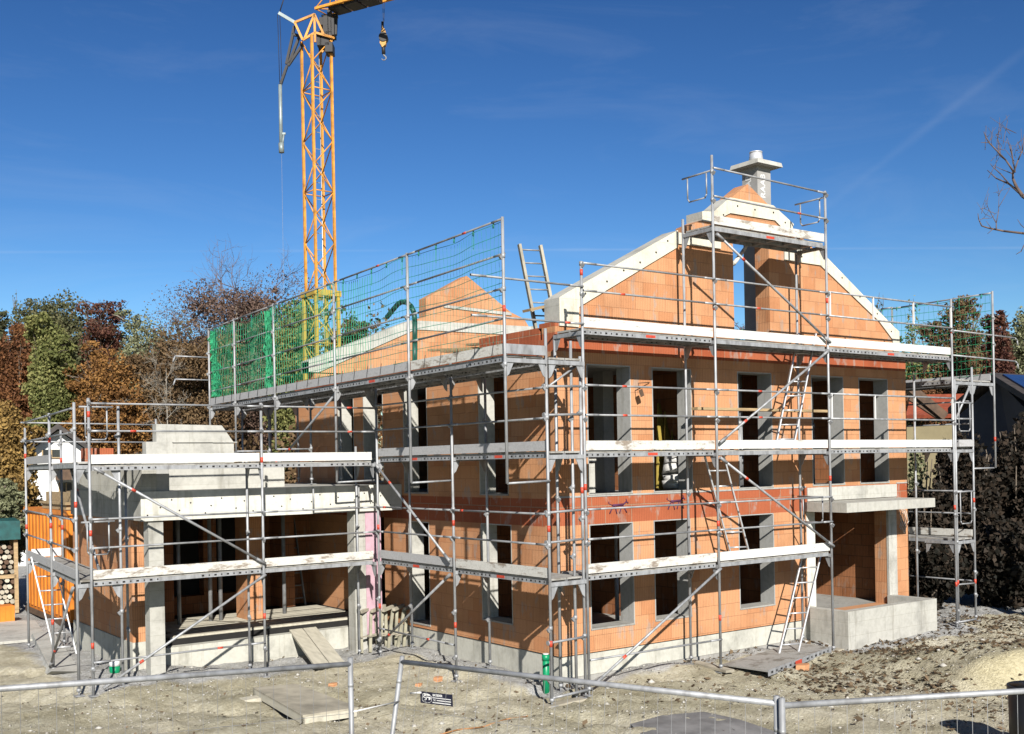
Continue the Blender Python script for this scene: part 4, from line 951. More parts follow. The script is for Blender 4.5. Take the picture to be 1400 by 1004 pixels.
for k in range(14):
    s = .05+k*.068; w = .012 if k % 2 else .02
    if .42 < s < .58: continue
    c = a_+(b_-a_)*s+nrm_*1.1-UP*.045; dd = (b_-a_)*w; m.hexa([c-dd*.7-UP*.018, c+dd*.7-UP*.018, c+dd*.7-UP*.018+nrm_*.2, c-dd*.7-UP*.018+nrm_*.2, c-dd*.7+UP*.018, c+dd*.7+UP*.018, c+dd*.7+UP*.018+nrm_*.2, c-dd*.7+UP*.018+nrm_*.2], 1)
c = a_+(b_-a_)*.40+nrm_*1.1-UP*.045; dd = (b_-a_)*.10; m.hexa([c-UP*.04, c+dd-UP*.04, c+dd-UP*.04+nrm_*.2, c-UP*.04+nrm_*.2, c+UP*.035, c+dd+UP*.035, c+dd+UP*.035+nrm_*.2, c+UP*.035+nrm_*.2], 2)
m.build('side_channel', [GALV, DARK, REDM], gd)
for k, (x, y, s, lb) in enumerate(((455, 932, .09, 'lone orange brick fragment right of the plywood panel'), (598, 928, .11, 'orange brick fragment on the ground at the foot of the long wall'), (604, 917, .08, 'small flat brick piece just behind the larger fragment by the long wall'),
                                   (1096, 914, .16, 'broken orange brick in front of the spare deck by the entrance'), (572, 936, .07, 'crushed orange brick crumb in the open earth left of the wall scaffold'))):
    q = onZ(x, y, .03); gq = g1(q.x, q.y); m = MB(); pts = [Vector((math.cos(t)*s*(.7+.5*rng.random()), math.sin(t)*s*.7*(.7+.5*rng.random()), 0)) for t in np.linspace(0, 5.3, 6)]
    m.prism([q*1+p+UP*(gq-q.z-.01) for p in pts], Vector((s*.1, 0, s*.7))); single(m, 'brick_fragment', [BRICK], lb, 'brick', 'brick fragments on the ground')
q = onZ(862, 905, .05); m = MB()
pp = [onZ(862, 990, .09), onZ(905, 978, .09), onZ(962, 973, .10), onZ(1012, 984, .10), onZ(1062, 1001, .09), onZ(1050, 1030, .09), onZ(900, 1030, .09)]
cc = sum(pp, Vector())/len(pp)
for i in range(len(pp)):
    a_, b_ = pp[i], pp[(i+1) % len(pp)]; m_ = (a_+b_)/2
    for s0, s1 in ((0, .5), (.5, 1)):
        a0, a1, b0, b1 = cc+(a_-cc)*s0, cc+(a_-cc)*s1, cc+(b_-cc)*s0, cc+(b_-cc)*s1; z0 = .03*(1-s0); z1 = .03*(1-s1)
        m.face([a0+UP*z0, a1+UP*z1, b1+UP*z1, b0+UP*z0], 0, True) if s0 else m.face([cc+UP*.035, a1+UP*z1, b1+UP*z1], 0, True)
    m.face([a_, b_, b_-UP*.09, a_-UP*.09])
single(m, 'ground_sheet', [SHEET], 'grey muddy sheet spread on the ground behind the middle fence panel', 'sheet')
q = onZ(1416, 1030, .0); m = MB(); m.tube((q.x, q.y, -.1), (q.x, q.y, .80), .30, .31, 24); m.tube((q.x, q.y, .80), (q.x, q.y, .86), .325, .325, 24); m.tube((q.x, q.y, .86), (q.x, q.y, .885), .30, .1, 24)
single(m, 'barrel', [BLACK], 'black plastic barrel at the right edge below the earth bank', 'barrel')
m = MB(); m.path([onZ(x_, y_, 0)+UP*(g1(onZ(x_, y_, 0).x, onZ(x_, y_, 0).y)+.015) for x_, y_ in ((560, 1010), (590, 1000), (625, 995), (660, 989), (692, 982), (720, 975), (738, 962))], .011, 6)
single(m, 'cable', [simple('rust_cable', (.40, .19, .07), .7)], 'thin rusty orange cable trailing over the earth towards the near house corner', 'cable')
for x_, y_, w_, lb in ((3.0, -.68, 1.1, 'worn timber sole board under the second pair of posts at the gable wall'), (-.55, -1.02, .95, 'worn timber sole board under the corner posts beside the green pipe'), (6.1, -1.0, .5, 'short sole board under the post beside the entrance parapet')):
    gz_ = g1(x_, y_); m = MB(); m.bar((x_-.05, y_-w_/2, gz_+.02), (x_+.05, y_+w_/2, gz_+.04), .2, .045) if w_ > 1 else m.bar((x_-w_/2, y_, gz_+.02), (x_+w_/2, y_+.03, gz_+.03), .2, .045)
    single(m, 'sole_board', [WOODG], lb, 'board', 'sole boards under the scaffold')
# things in and on the house
m = MB(); m.path([onX(x_, y_, 1.0) for x_, y_ in ((567, 500), (567, 470), (567, 440), (566, 428), (562, 419), (556, 413.5), (549, 413), (543, 417), (537, 424), (529, 434))], .058, 9)
single(m, 'hose', [simple('dark_green_hose', (.012, .07, .05), .5, var=.3)], 'thick dark green hose bent in an arch behind the long net', 'hose')
yp = thing('yellow_panel', 'tall yellow formwork panel leaning inside the second upper window', 'board', (3.3, .8, 3.2))
for k in range(3): m = MB(); m.bar((3.50+.12*k, .95-.08*k, 3.22), (4.0+.12*k, 1.4-.08*k, 4.9), .36, .03, (.2, -1, .3)); m.build('panel', [YPANEL], yp)
m = MB(); c = Vector((3.52, .62, 3.25)); rs = [.20, .25, .25, .22, .22, .16, .08]
for k in range(6): m.tube(c+Vector((rng.normal(0, .02), rng.normal(0, .02), .15*k)), c+Vector((rng.normal(0, .02), rng.normal(0, .02), .15*k+.15)), rs[k], rs[k+1], 10)
single(m, 'sack', [PAPER], 'crumpled white paper sack standing in the second upper window', 'sack')
m = MB(); m.box(1.05, 1.78, .95, 1.5, 3.2, 3.78); m.box(1.0, 1.8, .93, 1.52, 3.80, 3.86); m.box(1.0, 1.75, .95, 1.5, 3.90, 3.96)
single(m, 'block_stack', [CONCL], 'stack of pale slabs standing inside the first upper window', 'stack of slabs')
m = MB()
for k in range(6): a_ = Vector((.4+.05*k, .9+.4*k, 5.93+.06*(k % 3))); m.bar(a_, a_+Vector((.3-.1*k, 1.6, .10)), .14, .04)
single(m, 'timber_pile', [WOOD], 'untidy pile of timber boards on top of the long wall behind the net', 'timber')
m = MB(); a_ = onY(720, 425, 1.45); b_ = onY(768, 414, 1.45); m.bar(a_, b_, .25, .05); m.bar(a_+Vector((.4, 0, .04)), b_+Vector((0, 0, .06)), .1, .08)
single(m, 'plank', [WOOD], 'short plank resting across the roof ladder beside the gable', 'plank')
m = MB(); m.path([onY(1003, 361, .5), onY(1010, 352, .5), onY(1016, 343, .5), onY(1021, 336, .5), onY(1024, 331, .5)], .045, 8, r2=.03); m.path([onY(1003, 361, .5), Vector((4.62, .42, 7.55))], .04, 8)
single(m, 'pale_hose', [WHITEB], 'pale bent foam hose hanging in the slot of the gable', 'hose')
q = onY(876, 522, -.12); m = MB(); m.path([onY(888, 523, -.02), onY(873, 524, -.2), onY(874, 532, -.2)], .008, 5); m.hexa([onY(x, y, -.2+d) for d in (0, .03) for x, y in ((873, 534), (878, 531.5), (881, 541), (876, 543.5))])
single(m, 'wall_bracket', [WOODD], 'small rusty bracket plate hanging between the first two upper windows', 'bracket')

# ------------------------------------------------------------------ left background: container, wood stack, house
oc = thing('site_container', 'bright orange corrugated site container behind the far left scaffold', 'container', (-4.9, 13.2, 0))
# long axis along x; one ribbed side faces left, the end faces the camera
X0, X1, Y0, Y1 = -4.55, -2.2, 13.0, 17.5
m = MB(); m.box(X0, X1, Y0, Y1, .16, 2.75)
for k in range(12): m.box(X0-.035, X0, Y0+.1+k*.37, Y0+.27+k*.37, .25, 2.68)
for k in range(7): m.box(X0+.14+k*.32, X0+.28+k*.32, Y0-.035, Y0, .25, 2.68)
m.build('body', [ORANGE], oc)
m = MB(); m.box(X0-.05, X1+.05, Y0-.05, Y1, .02, .16); m.build('base_frame', [WOODD], oc)
m = MB(); m.box(X0-.06, X1+.06, Y0-.06, Y1, 2.75, 2.86); m.build('roof_rim', [ORANGE], oc)
m = MB(); m.box(X0+.0, X0+1.5, Y0+.2, Y0+2.6, 2.87, 3.0)
for k in range(9): m.box(X0-.05+.17*k, X0+.08+.17*k, Y0+.1, Y0+2.7, 3.0, 3.06+.35*((k*5) % 3)/3)
single(m, 'board_stack', [WOOD], 'stack of brown timber boards on top of the orange container', 'boards')
for k, x in enumerate((X0+.25, X0+.95)):
    t = thing('barrier_board', ('red and white striped barrier board at the left on the orange container', 'red and white striped barrier board at the right on the orange container')[k], 'barrier board', (x, Y0-.09, 2.2), 'striped barrier boards')
    m = MB(); 
    for i in range(5): a_ = Vector((x+.05*i, Y0-.09, 2.2+.13*i)); m.bar(a_, a_+Vector((.055, 0, .135)), .03, .14, (1, 0, -.4), i % 2)
    m.build('board', [WHITE, REDM], t)
m = MB(); m.hexa([onZ(42, 872, -.02), onZ(60, 925, -.02), onZ(112, 928, -.02), onZ(80, 866, -.02), onZ(44, 866, .14), onZ(70, 918, .14), onZ(110, 918, .14), onZ(72, 862, .14)])
single(m, 'concrete_slab', [CONCL], 'flat concrete slab on the ground beneath the far left scaffold', 'slab')
m = MB(); a_ = onZ(-60, 852, .03); b_ = onZ(48, 848, .03); c_ = onZ(64, 872, .03); d_ = onZ(-90, 886, .03); m.hexa([p-UP*.06 for p in (d_, c_, b_, a_)]+[d_, c_, b_, a_]); o = m.build('path', [CONCL], None); o['kind'] = 'structure'
ws = thing('firewood_stack', 'roofed stack of split firewood at the left edge behind the scaffold', 'firewood', tuple(onZ(0, 842, 0)))
w0 = onZ(-40, 843, 0); w1 = onZ(23, 838, 0); wd = (w1-w0).normalized(); wn = Vector((-wd.y, wd.x, 0)); wl = (w1-w0).length
m = MB()
for i in range(int(wl/.13)):
    for j in range(13):
        if j == 6: continue
        c = w0+wd*(.06+i*.13+.05*(j % 2)+rng.normal(0, .012))+UP*(.18+j*.135+rng.normal(0, .01)); m.tube(c-wn*(.02+.05*rng.random()), c+wn*.8, .062*rng.uniform(.8, 1.1), n=6, m=int(rng.integers(0, 3)))
m.build('logs', [WOODP, WOODG, WOODD], ws)
m = MB()
for s in (0, 1):
    q = w0+wd*wl*s; m.bar(q, q+UP*2.0, .1, .1, wd); m.bar(q+wn*.8, q+wn*.8+UP*2.0, .1, .1, wd)
m.bar(w0+UP*1.0, w1+UP*1.0, .1, .1); m.build('rack', [WOOD], ws)
m = MB(); a_, b_ = w0+UP*2.0-wd*.3-wn*.2, w1+UP*2.0+wd*.1-wn*.2
m.hexa([a_, b_, b_+wn*1.3, a_+wn*1.3, a_+UP*.55, b_+UP*.5, b_+wn*1.3+UP*.55, a_+wn*1.3+UP*.5]); m.build('tarpaulin', [TARP], ws)
q = onZ(4, 852, 0); m = MB(); m.box(q.x-.5, q.x+.28, q.y, q.y+.5, .0, .42)
for k in range(6): m.box(q.x-.5+.13*k, q.x-.46+.13*k, q.y-.015, q.y, .02, .4)
single(m, 'crate', [ORANGE], 'small orange slatted crate beside the firewood stack', 'crate')
def gable_house(name, label, A_, B_, depth, z_eave, z_ridge, wallm, roofm, over=.6, tskew=.5):
    t = thing(name, label, 'house', tuple(A_)); u = (B_-A_); w = u.length; u.normalize(); n_ = Vector((-u.y, u.x, 0)); mid = A_+u*w*tskew
    m = MB(); m.prism([A_-UP*1, B_-UP*1, B_+UP*z_eave, mid+UP*z_ridge, A_+UP*z_eave], n_*depth); m.build('wall', [wallm], t)
    for e, s in ((A_, -1), (B_, 1)):
        top = mid+UP*(z_ridge+.05)-n_*over; low = e+UP*(z_eave+.05)-n_*over; k = (low-top).normalized(); low = low+k*over
        m = MB(); th_ = UP*.22; m.hexa([top, low, low+n_*(depth+2*over), top+n_*(depth+2*over), top+th_, low+th_, low+n_*(depth+2*over)+th_, top+n_*(depth+2*over)+th_]); m.build('roof', [roofm], t)
    return t, u, n_, mid
D1 = 44.0
A_ = far(8, 634, D1); B_ = far(150, 632, D1+1.5); A_.z = B_.z = 0
zr = far(77, 588, D1).z; ze = far(150, 628, D1).z-.3
wh, u, n_, mid = gable_house('neighbour_house', 'white rendered house with dark gable roof behind the far left scaffold', A_, B_, 9, ze, zr, RENDERW, ROOFD)
def wall_rect(m, x0, x1, y0, y1, off=-.04, mm=0):
    def q(px, py): 
        d = sight(px, py); return CAM+d*((A_-CAM).dot(n_)/d.dot(n_))
    P = [q(x0, y1), q(x1, y1), q(x1, y0), q(x0, y0)]; m.prism([p+n_*.02 for p in P], n_*(off-.02), mm)
for r_ in ((58, 83, 615, 626), (81, 100, 660, 681)):
    m = MB(); wall_rect(m, *r_); w_ = m.build('window', [GLASSD], wh)
    m = MB(); xm = (r_[0]+r_[1])/2
    for xx in (r_[0], xm, r_[1]): wall_rect(m, xx-.9, xx+.9, r_[2], r_[3], -.07)
    wall_rect(m, r_[0], r_[1], r_[3]-.8, r_[3]+.8, -.08); m.build('frame', [WOOD], w_)
m = MB(); wall_rect(m, 76, 112, 642, 656, -1.0); m.build('balcony', [WOODD], wh)

# ------------------------------------------------------------------ right background: houses
rh = thing('neighbour_house', 'dark grey house with solar panels on its roof at the right edge', 'house', tuple(cf(16, 36, 0)))
P1, P2 = far(1352, 518, 38), far(1530, 527, 41); E1, E2 = far(1428, 566, 34.5), far(1640, 575, 37); E0 = far(1296, 566, 40.5)
m = MB(); m.hexa([P1, E1, E2, P2, P1+UP*.22, E1+UP*.22, E2+UP*.22, P2+UP*.22]); m.build('roof', [ROOFD], rh)
m = MB(); P3 = P2+(E0-P1); m.hexa([P1, E0, P3, P2, P1+UP*.22, E0+UP*.22, P3+UP*.22, P2+UP*.22]); m.build('roof', [ROOFD], rh)
nr = (E1-P1).cross(P2-P1).normalized(); nr = nr if nr.z > 0 else -nr
m = MB()
for i in range(2):
    for k in range(4):
        s0, s1 = .10+.42*i, .10+.42*i+.40; t0, t1 = .06+.22*k, .06+.22*k+.21
        q = lambda a_, b_: P1+(E1-P1)*a_+(P2-P1)*b_+UP*.24
        m.prism([q(s0, t0), q(s1, t0), q(s1, t1), q(s0, t1)], nr*.05)
m.build('solar_panel', [SOLAR], rh)
f0 = lambda p: Vector((p.x, p.y, -1)); g_ = E0+(E1-E0)*.07; h_ = E0+(E1-E0)*.93
m = MB(); dpt = (P2-P1).normalized(); m.prism([f0(g_), f0(h_), h_-UP*.2, P1-UP*.1+dpt*.5, g_-UP*.2], dpt*9+UP*0); m.build('wall', [RENDERG], rh)
bh = thing('neighbour_house', 'beige house with red tiled roof seen between scaffold and dark house', 'house', tuple(cf(19, 52, 0)))
a0, a1 = far(1240, 640, 50), far(1350, 640, 47); a0.z = a1.z = -1
m = MB(); zz = far(1290, 571, 50).z; m.prism([a0, a1, Vector((a1.x, a1.y, zz-.4)), Vector((a0.x, a0.y, zz-.4))], FWD*7); m.build('wall', [RENDERY], bh)
m = MB(); r0, r1, r2, r3 = far(1238, 568, 49.7), far(1352, 566, 46.7), far(1340, 538, 52), far(1246, 540, 53); m.hexa([p-UP*.15 for p in (r0, r1, r2, r3)]+[r0, r1, r2, r3]); m.build('roof', [ROOFR], bh)
m = MB(); m.bar(far(1243, 531, 46), far(1290, 570, 46), .35, .5, FWD); m.bar(far(1243, 545, 46), far(1284, 572, 46), .15, .2, FWD); m.build('verge_board', [WOODD], bh)

# ------------------------------------------------------------------ vegetation
def leaf_cloud(name, mat, blobs, n, size, seed, parent=None, clump=.5, up=.0, **props):
    g = np.random.default_rng(seed); vol = np.array([b[3]*b[4]*b[5] for b in blobs]); cnt = np.maximum(1, (n*vol/vol.sum()).astype(int)); out = []
    for b, c in zip(blobs, cnt):
        k = max(7, int(c/62)); d = g.normal(size=(k, 3)); d /= np.linalg.norm(d, axis=1)[:, None]; rad = g.uniform(.25, 1, k)**.55
        cen = d*rad[:, None]; w = g.integers(0, k, c); spread = clump*.52*g.uniform(.45, 1.3, k)
        p = cen[w]+g.normal(size=(c, 3))*spread[w][:, None]*np.array([1, 1, .75])
        rr_ = np.linalg.norm(p, axis=1)[:, None]; p = np.where(rr_ > 1.12, p/rr_*g.uniform(.7, 1.12, (len(p), 1)), p)
        out.append(p*np.array(b[3:6])+np.array(b[:3]))
    p = np.concatenate(out); c = len(p)
    a = g.normal(size=(c, 3)); a /= np.linalg.norm(a, axis=1)[:, None]; b_ = g.normal(size=(c, 3)); b_ -= a*(a*b_).sum(1)[:, None]; b_ /= np.linalg.norm(b_, axis=1)[:, None]
    s = size*g.uniform(.55, 1.35, c)[:, None]; a *= s*.62; b_ *= s*.42
    v = np.stack([p-a, p-b_, p+a*1.1, p+b_], 1).reshape(-1, 3); f = np.arange(c*4).reshape(c, 4)
    me = bpy.data.meshes.new(name); np_mesh(me, v, f); me.materials.append(mat); return link(name, me, parent, **props)
def limbs(m, base, top, r, blobs, g, k=7):
    pts = [base+(top-base)*t+Vector((g.normal(0, .12), g.normal(0, .12), 0))*(t > 0) for t in np.linspace(0, 1, 6)]; m.path(pts, r, 8, r2=r*.3)
    for i in range(k):
        t = .3+.6*i/k; s = base+(top-base)*t; b = blobs[int(g.integers(0, len(blobs)))]
        e = Vector(b[:3])+Vector((g.normal(0, .6)*b[3], g.normal(0, .6)*b[4], abs(g.normal(0, .5))*b[5])); mid = (s+e)/2+UP*.3
        m.path([s, mid, e], r*.38*(1-t*.5), 6, r2=.015)
TG = 'trees of the wood behind the site'
def tree(name, label, px, top, wpx, D, mat, seed, n=5200, size=.42, low=.28, bark=BARK, shape='round', cat='tree', clump=.5, rt=.22):
    g = np.random.default_rng(seed); b = far(px, 640, D); base = Vector((b.x, b.y, -.3)); zt_ = far(px, top, D).z; w = wpx/FPX*D/2*1.3; H = zt_*(1.0 if shape == 'cone' else 1.10)
    t = thing(name, label, cat, tuple(base), TG if D > 35 and cat == 'tree' else None)
    z0 = H*low; blobs = []; hz = (H-z0)/2; zc = (H+z0)/2
    if shape == 'cone':
        for k in range(10):
            f = k/9
            for q in range(1 if k > 6 else 3): a_ = g.uniform(0, 6.28); rr = w*(1-f)*.5; blobs.append((base.x+math.cos(a_)*rr, base.y+math.sin(a_)*rr, z0+(H-z0)*f*.95, w*(1-f)*.75+.3, w*(1-f)*.75+.3, (H-z0)/9))
    else:
        blobs.append((base.x, base.y, zc-hz*.08, w*.7, w*.7, hz*.8))
        for k in range(15):
            u = g.uniform(-.95, .9); a_ = k*2.4+g.uniform(-.5, .5); rr = w*.72*math.sqrt(1-u*u*.85); f = g.uniform(.26, .46)
            blobs.append((base.x+math.cos(a_)*rr, base.y+math.sin(a_)*rr, zc+hz*u*.86, w*f, w*f, min(hz*.4, w*f*.85)))
    m = MB(); limbs(m, base, Vector((base.x+g.normal(0, .3), base.y, H*.86)), rt, blobs, g, 14)
    for k in range(60):
        q = blobs[int(g.integers(0, len(blobs)))]; d_ = Vector(g.normal(0, 1, 3)); d_.z = abs(d_.z)*.8; d_.normalize(); c_ = Vector(q[:3])
        e_ = c_+Vector((d_.x*q[3], d_.y*q[4], d_.z*q[5]))*g.uniform(.9, 1.35); m.path([c_, (c_+e_)/2+Vector(g.normal(0, .08, 3)), e_], .03, 3, r2=.008)
    m.build('trunk', [bark], t); size = size*.36; n = int(n*5.2)
    leaf_cloud('crown', mat, blobs, n, size, seed, t, clump); return t
def bare_tree(name, label, px, top, wpx, D, seed, mat=TWIG, bark=BARK, n0=9, base_z=-.3, rt=.2, group=TG, leaves=None, nl=1500):
    g = np.random.default_rng(seed); b = far(px, 640, D); base = Vector((b.x, b.y, base_z)); H = far(px, top, D).z; w = wpx/FPX*D/2
    t = thing(name, label, 'tree', tuple(base), group); m = MB(); pts = [base+UP*(H*.8)*k/5+Vector((g.normal(0, .12), g.normal(0, .12), 0)) for k in range(6)]; m.path(pts, rt, 8, r2=.012); m.build('trunk', [bark], t)
    m = MB()
    def grow(p, d, ln, r, lev):
        q = p; k = 3
        for i in range(k):
            d = (d+Vector(g.normal(0, .16, 3))+UP*.06).normalized(); q2 = q+d*ln/k; m.tube(q, q2, r*(1-.25*i), r*(1-.25*(i+1)), n=4 if lev < 3 else 3, cap=False); q = q2
            if lev < 4:
                for _ in range(2 if lev > 0 else 3):
                    e = (d+Vector(g.normal(0, .62, 3))).normalized(); grow(q, e, ln*g.uniform(.48, .66), max(.008, r*.5), lev+1) if g.random() < (.95 if lev < 2 else .78) else None
    for i in range(n0):
        f = .3+.5*i/n0; a_ = i*2.4+g.normal(0, .3); s = base+UP*H*f; d = Vector((math.cos(a_), math.sin(a_), .75+.9*f)).normalized(); grow(s, d, min(w*1.1, (H-s.z+base.z)*1.0)*g.uniform(.75, 1.0), rt*.34, 1)
    m.build('branches', [mat], t)
    if leaves: leaf_cloud('crown', leaves, [(base.x+g.normal(0, .4)*w, base.y+g.normal(0, .4)*w, H*f_, w*(.8-.4*abs(f_-.6)), w*.7, H*.13) for f_ in (.4, .48, .56, .62, .68, .74, .80, .86)], nl, .09, seed+1, t, .8)
    return t
tree('spruce', 'dark narrow spruce poking up at the left edge of the wood', 24, 410, 34, 78, L_DGREEN, 1, 2600, .4, .1, shape='cone')
tree('broadleaf_tree', 'tall dark olive green tree forming the left crest of the wood', 92, 402, 118, 76, L_DGREEN, 2, 6500, .46)
tree('broadleaf_tree', 'slim dark green tree at the very left edge of the wood', -8, 430, 50, 74, L_DGREEN, 3, 2800, .42)
tree('beech_tree', 'wine red tree right of the dark crest of the wood', 142, 418, 66, 74, L_WINE, 4, 3600, .38)
tree('beech_tree', 'rust red tree in front of the dark crest at the left', 30, 452, 84, 60, L_RUST, 5, 5200, .36)
tree('broadleaf_tree', 'bright yellow-green tree low in the middle of the left wood', 74, 448, 62, 56, L_GREEN, 6, 4200, .36, .42)
tree('broadleaf_tree', 'rounded pale green tree near the bare grey trees', 204, 432, 78, 70, L_OLIVE, 7, 4200, .36, .35, BARKG)
tree('beech_tree', 'orange-brown tree behind the extension roof', 152, 478, 96, 56, L_ORANGE, 8, 6000, .34, .2)
tree('oak_tree', 'brown thicket-like tree left of the long safety net', 232, 455, 92, 58, L_BROWN, 9, 6000, .34, .15)
tree('oak_tree', 'brown leafed tree just behind the left end of the net', 290, 462, 80, 60, L_BROWN, 10, 4600, .34, .12)
tree('oak_tree', 'purple-brown leafy tree under the bare crown left of the crane', 338, 402, 134, 67, L_PURP, 24, 7500, .36, .15)
tree('maple_tree', 'golden yellow maple at the left edge in front of the wood', 6, 548, 84, 33, L_GOLD, 11, 7000, .26, .12)
tree('maple_tree', 'dim olive and gold maple below the golden one, left edge', 2, 660, 52, 31, L_OLIVE, 12, 2800, .2, .2)
tree('broadleaf_tree', 'green tree glowing through the net left of the crane', 404, 418, 72, 62, L_GREEN, 13, 4600, .36, .2)
tree('broadleaf_tree', 'low dark green tree right of the crane mast', 488, 440, 40, 66, L_DGREEN, 14, 2200, .36)
bare_tree('bare_tree', 'purplish bare tree with a broad twiggy crown left of the crane', 330, 368, 168, 72, 21, TWIGB, n0=20, leaves=L_TWIG, nl=15000)
bare_tree('bare_tree', 'thin grey bare tree between the green tree and the purple crown', 268, 408, 90, 70, 22, TWIG, n0=13, leaves=L_TWIG, nl=4000)
bare_tree('bare_tree', 'pale stemmed bare tree in front of the brown thicket', 228, 432, 70, 54, 23, BARKG, BARKG, n0=9, rt=.07)
bare_tree('bare_tree', 'bluish bare tree seen through the slot of the gable', 1011, 366, 46, 52, 31, TWIGB, n0=9)
bare_tree('bare_tree', 'bare tree seen over the eaves beside the roof ladder', 716, 418, 66, 58, 32, TWIGB, n0=9)
tree('conifer', 'dark conifer behind the right net, nearest the gable', 1206, 422, 54, 58, L_DGREEN, 41, 3400, .34, .1, shape='cone')
tree('conifer', 'tall dark conifer in the middle behind the right net', 1252, 420, 64, 56, L_GREEN, 42, 3800, .34, .1, shape='cone')
tree('broadleaf_tree', 'green and brown tree behind the right net post', 1306, 416, 74, 56, L_BROWN, 43, 4200, .34, .2)
tree('conifer', 'pointed green conifer right of the net post', 1332, 426, 40, 60, L_GREEN, 46, 2600, .34, .1, shape='cone')
tree('beech_tree', 'wine red tree right of the net', 1368, 432, 44, 52, L_WINE, 44, 3600, .3, .2)
tree('broadleaf_tree', 'yellow-green tree at the right edge', 1402, 424, 48, 54, L_OLIVE, 45, 3000, .32, .2)
tree('beech_tree', 'rust coloured low tree above the red tiled roof', 1262, 505, 90, 56, L_RUST, 47, 3200, .3, .3)
def bush(label, px, top, wpx, D, mat, seed, n, size, group='dark bushes on the right', name='bush', cat='bush'):
    b = far(px, 640, D); H = far(px, top, D).z; w = wpx/FPX*D/2; t = thing(name, label, cat, (b.x, b.y, 0), group); g = np.random.default_rng(seed)
    m = MB()
    for k in range(8): a_ = g.uniform(0, 6.28); e = Vector((b.x+math.cos(a_)*w*.7, b.y+math.sin(a_)*w*.7, H*g.uniform(.6, .98))); m.path([(b.x, b.y, -.2), (Vector((b.x, b.y, 0))+e)/2+UP*.2, e], .05, 5, r2=.012)
    m.build('stems', [BARK], t)
    blobs = [(b.x+math.cos(a_)*w*.45, b.y+math.sin(a_)*w*.45, H*f, w*.62, w*.62, H*.34) for a_, f in zip(g.uniform(0, 6.28, 6), (.25, .35, .45, .55, .65, .72))]
    leaf_cloud('foliage', mat, blobs, n, size, seed, t, .55); return t
bush('tall dark purple bush behind the right scaffold tower', 1322, 600, 80, 29.5, L_DARK, 51, 9000, .12)
bush('dark bush between house corner and right scaffold tower', 1268, 668, 70, 28.5, L_DARK, 52, 8000, .12)
bush('broad blackish bush at the right edge in front of the dark house', 1385, 605, 96, 30.5, L_DARK, 53, 9000, .13)
bush('low dark bush at the foot of the right scaffold tower', 1345, 720, 130, 27.5, L_DARK, 54, 10000, .12)
bush('silvery olive shrub beside the right house corner', 1258, 615, 44, 31, L_OLIVE, 55, 3000, .10)
bush('low blackish bush just beyond the entrance parapet', 1275, 745, 90, 26.8, L_DARK, 56, 7000, .11)
bush('tall dark bush covering the lower wall of the dark house', 1398, 575, 80, 31.5, L_DARK, 58, 9000, .13)
bush('dark bush half hiding the beige house wall', 1300, 610, 52, 33, L_DARK, 59, 6000, .12)
bush('dark bush closing the gap at the far right edge', 1420, 720, 90, 27.0, L_DARK, 57, 7000, .12)
# undergrowth and far wood: masses nobody could count
bl = []
for px in range(-60, 520, 26): q = far(px, 640, 64+rng.uniform(-5, 5)); bl.append((q.x, q.y, 2.2, 3.0, 3.0, 3.6))
leaf_cloud('undergrowth', L_BROWN, bl, 24000, .26, 61, None, .6, kind='stuff')
for mat_, d_, h0, h1, n_, sd in ((L_BROWN, 92, 13, 17, 60000, 62), (L_DGREEN, 99, 13.5, 18, 50000, 63), (L_RUST, 86, 9, 13, 36000, 64)):
    bl = []
    for px in list(range(-120, 520, 26))+list(range(1190, 1520, 26)):
        q = far(px+rng.uniform(-9, 9), 640, d_+rng.uniform(-4, 4)); h_ = rng.uniform(h0, h1)*(.86 if px > 1000 else 1)
        for f_, w_ in ((.25, 3.6), (.5, 3.4), (.72, 2.7), (.88, 1.7)): bl.append((q.x+rng.normal(0, .7), q.y+rng.normal(0, .7), h_*f_, w_, w_, h_*.15))
    leaf_cloud('distant_wood', mat_, bl, n_, .30, sd, None, .55, kind='stuff')
# bare branches reaching in at the right
bt = thing('bare_tree', 'bare branches reaching into the sky at the upper right edge', 'tree', tuple(cf(13.6, 24, 0)))
BD = 24.0
def bp_(x, y, d=0): return far(x, y, BD+d)
m = MB(); tr_ = bp_(1475, 640); m.path([Vector((tr_.x, tr_.y, -.2)), bp_(1473, 500), bp_(1462, 400), bp_(1440, 320), bp_(1420, 282)], .17, 8, r2=.07); m.build('trunk', [BARK], bt)
m = MB()
def twig(pts, r0, r1):
    P = [bp_(*p) for p in pts]; m.path(P, r0, 5, r2=r1)
    P = [bp_(2*1436-p[0], p[1]-22+.12*p[0]-170, -(p[2] if len(p) > 2 else 0)) for p in pts]; m.path(P, r0, 5, r2=r1)
twig([(1420, 282, 0), (1398, 268, 0), (1390, 257, .2), (1385, 245, .3)], .05, .03)
twig([(1398, 268, 0), (1380, 252, .4), (1362, 244, .7), (1350, 233, 1)], .028, .008); twig([(1385, 245, .3), (1385, 234, .2), (1375, 219, .1), (1352, 195, 0), (1347, 186, 0), (1345, 180, 0)], .026, .006)
twig([(1375, 219, .1), (1366, 212, .2), (1364, 190, .4), (1367, 166, .5)], .016, .005); twig([(1352, 195, 0), (1341, 195, -.2)], .01, .005); twig([(1352, 195, 0), (1358, 186, .2)], .008, .004)
twig([(1385, 238, .2), (1392, 219, .1), (1398, 206, 0), (1400, 184, 0)], .02, .006); twig([(1388, 236, .2), (1384, 215, .3), (1380, 200, .3), (1376, 186, .3)], .015, .005)
twig([(1380, 252, .4), (1368, 238, .2), (1357, 228, .1), (1354, 224, 0)], .016, .005); twig([(1385, 238, .2), (1370, 232, .4), (1358, 226, .5)], .012, .004)
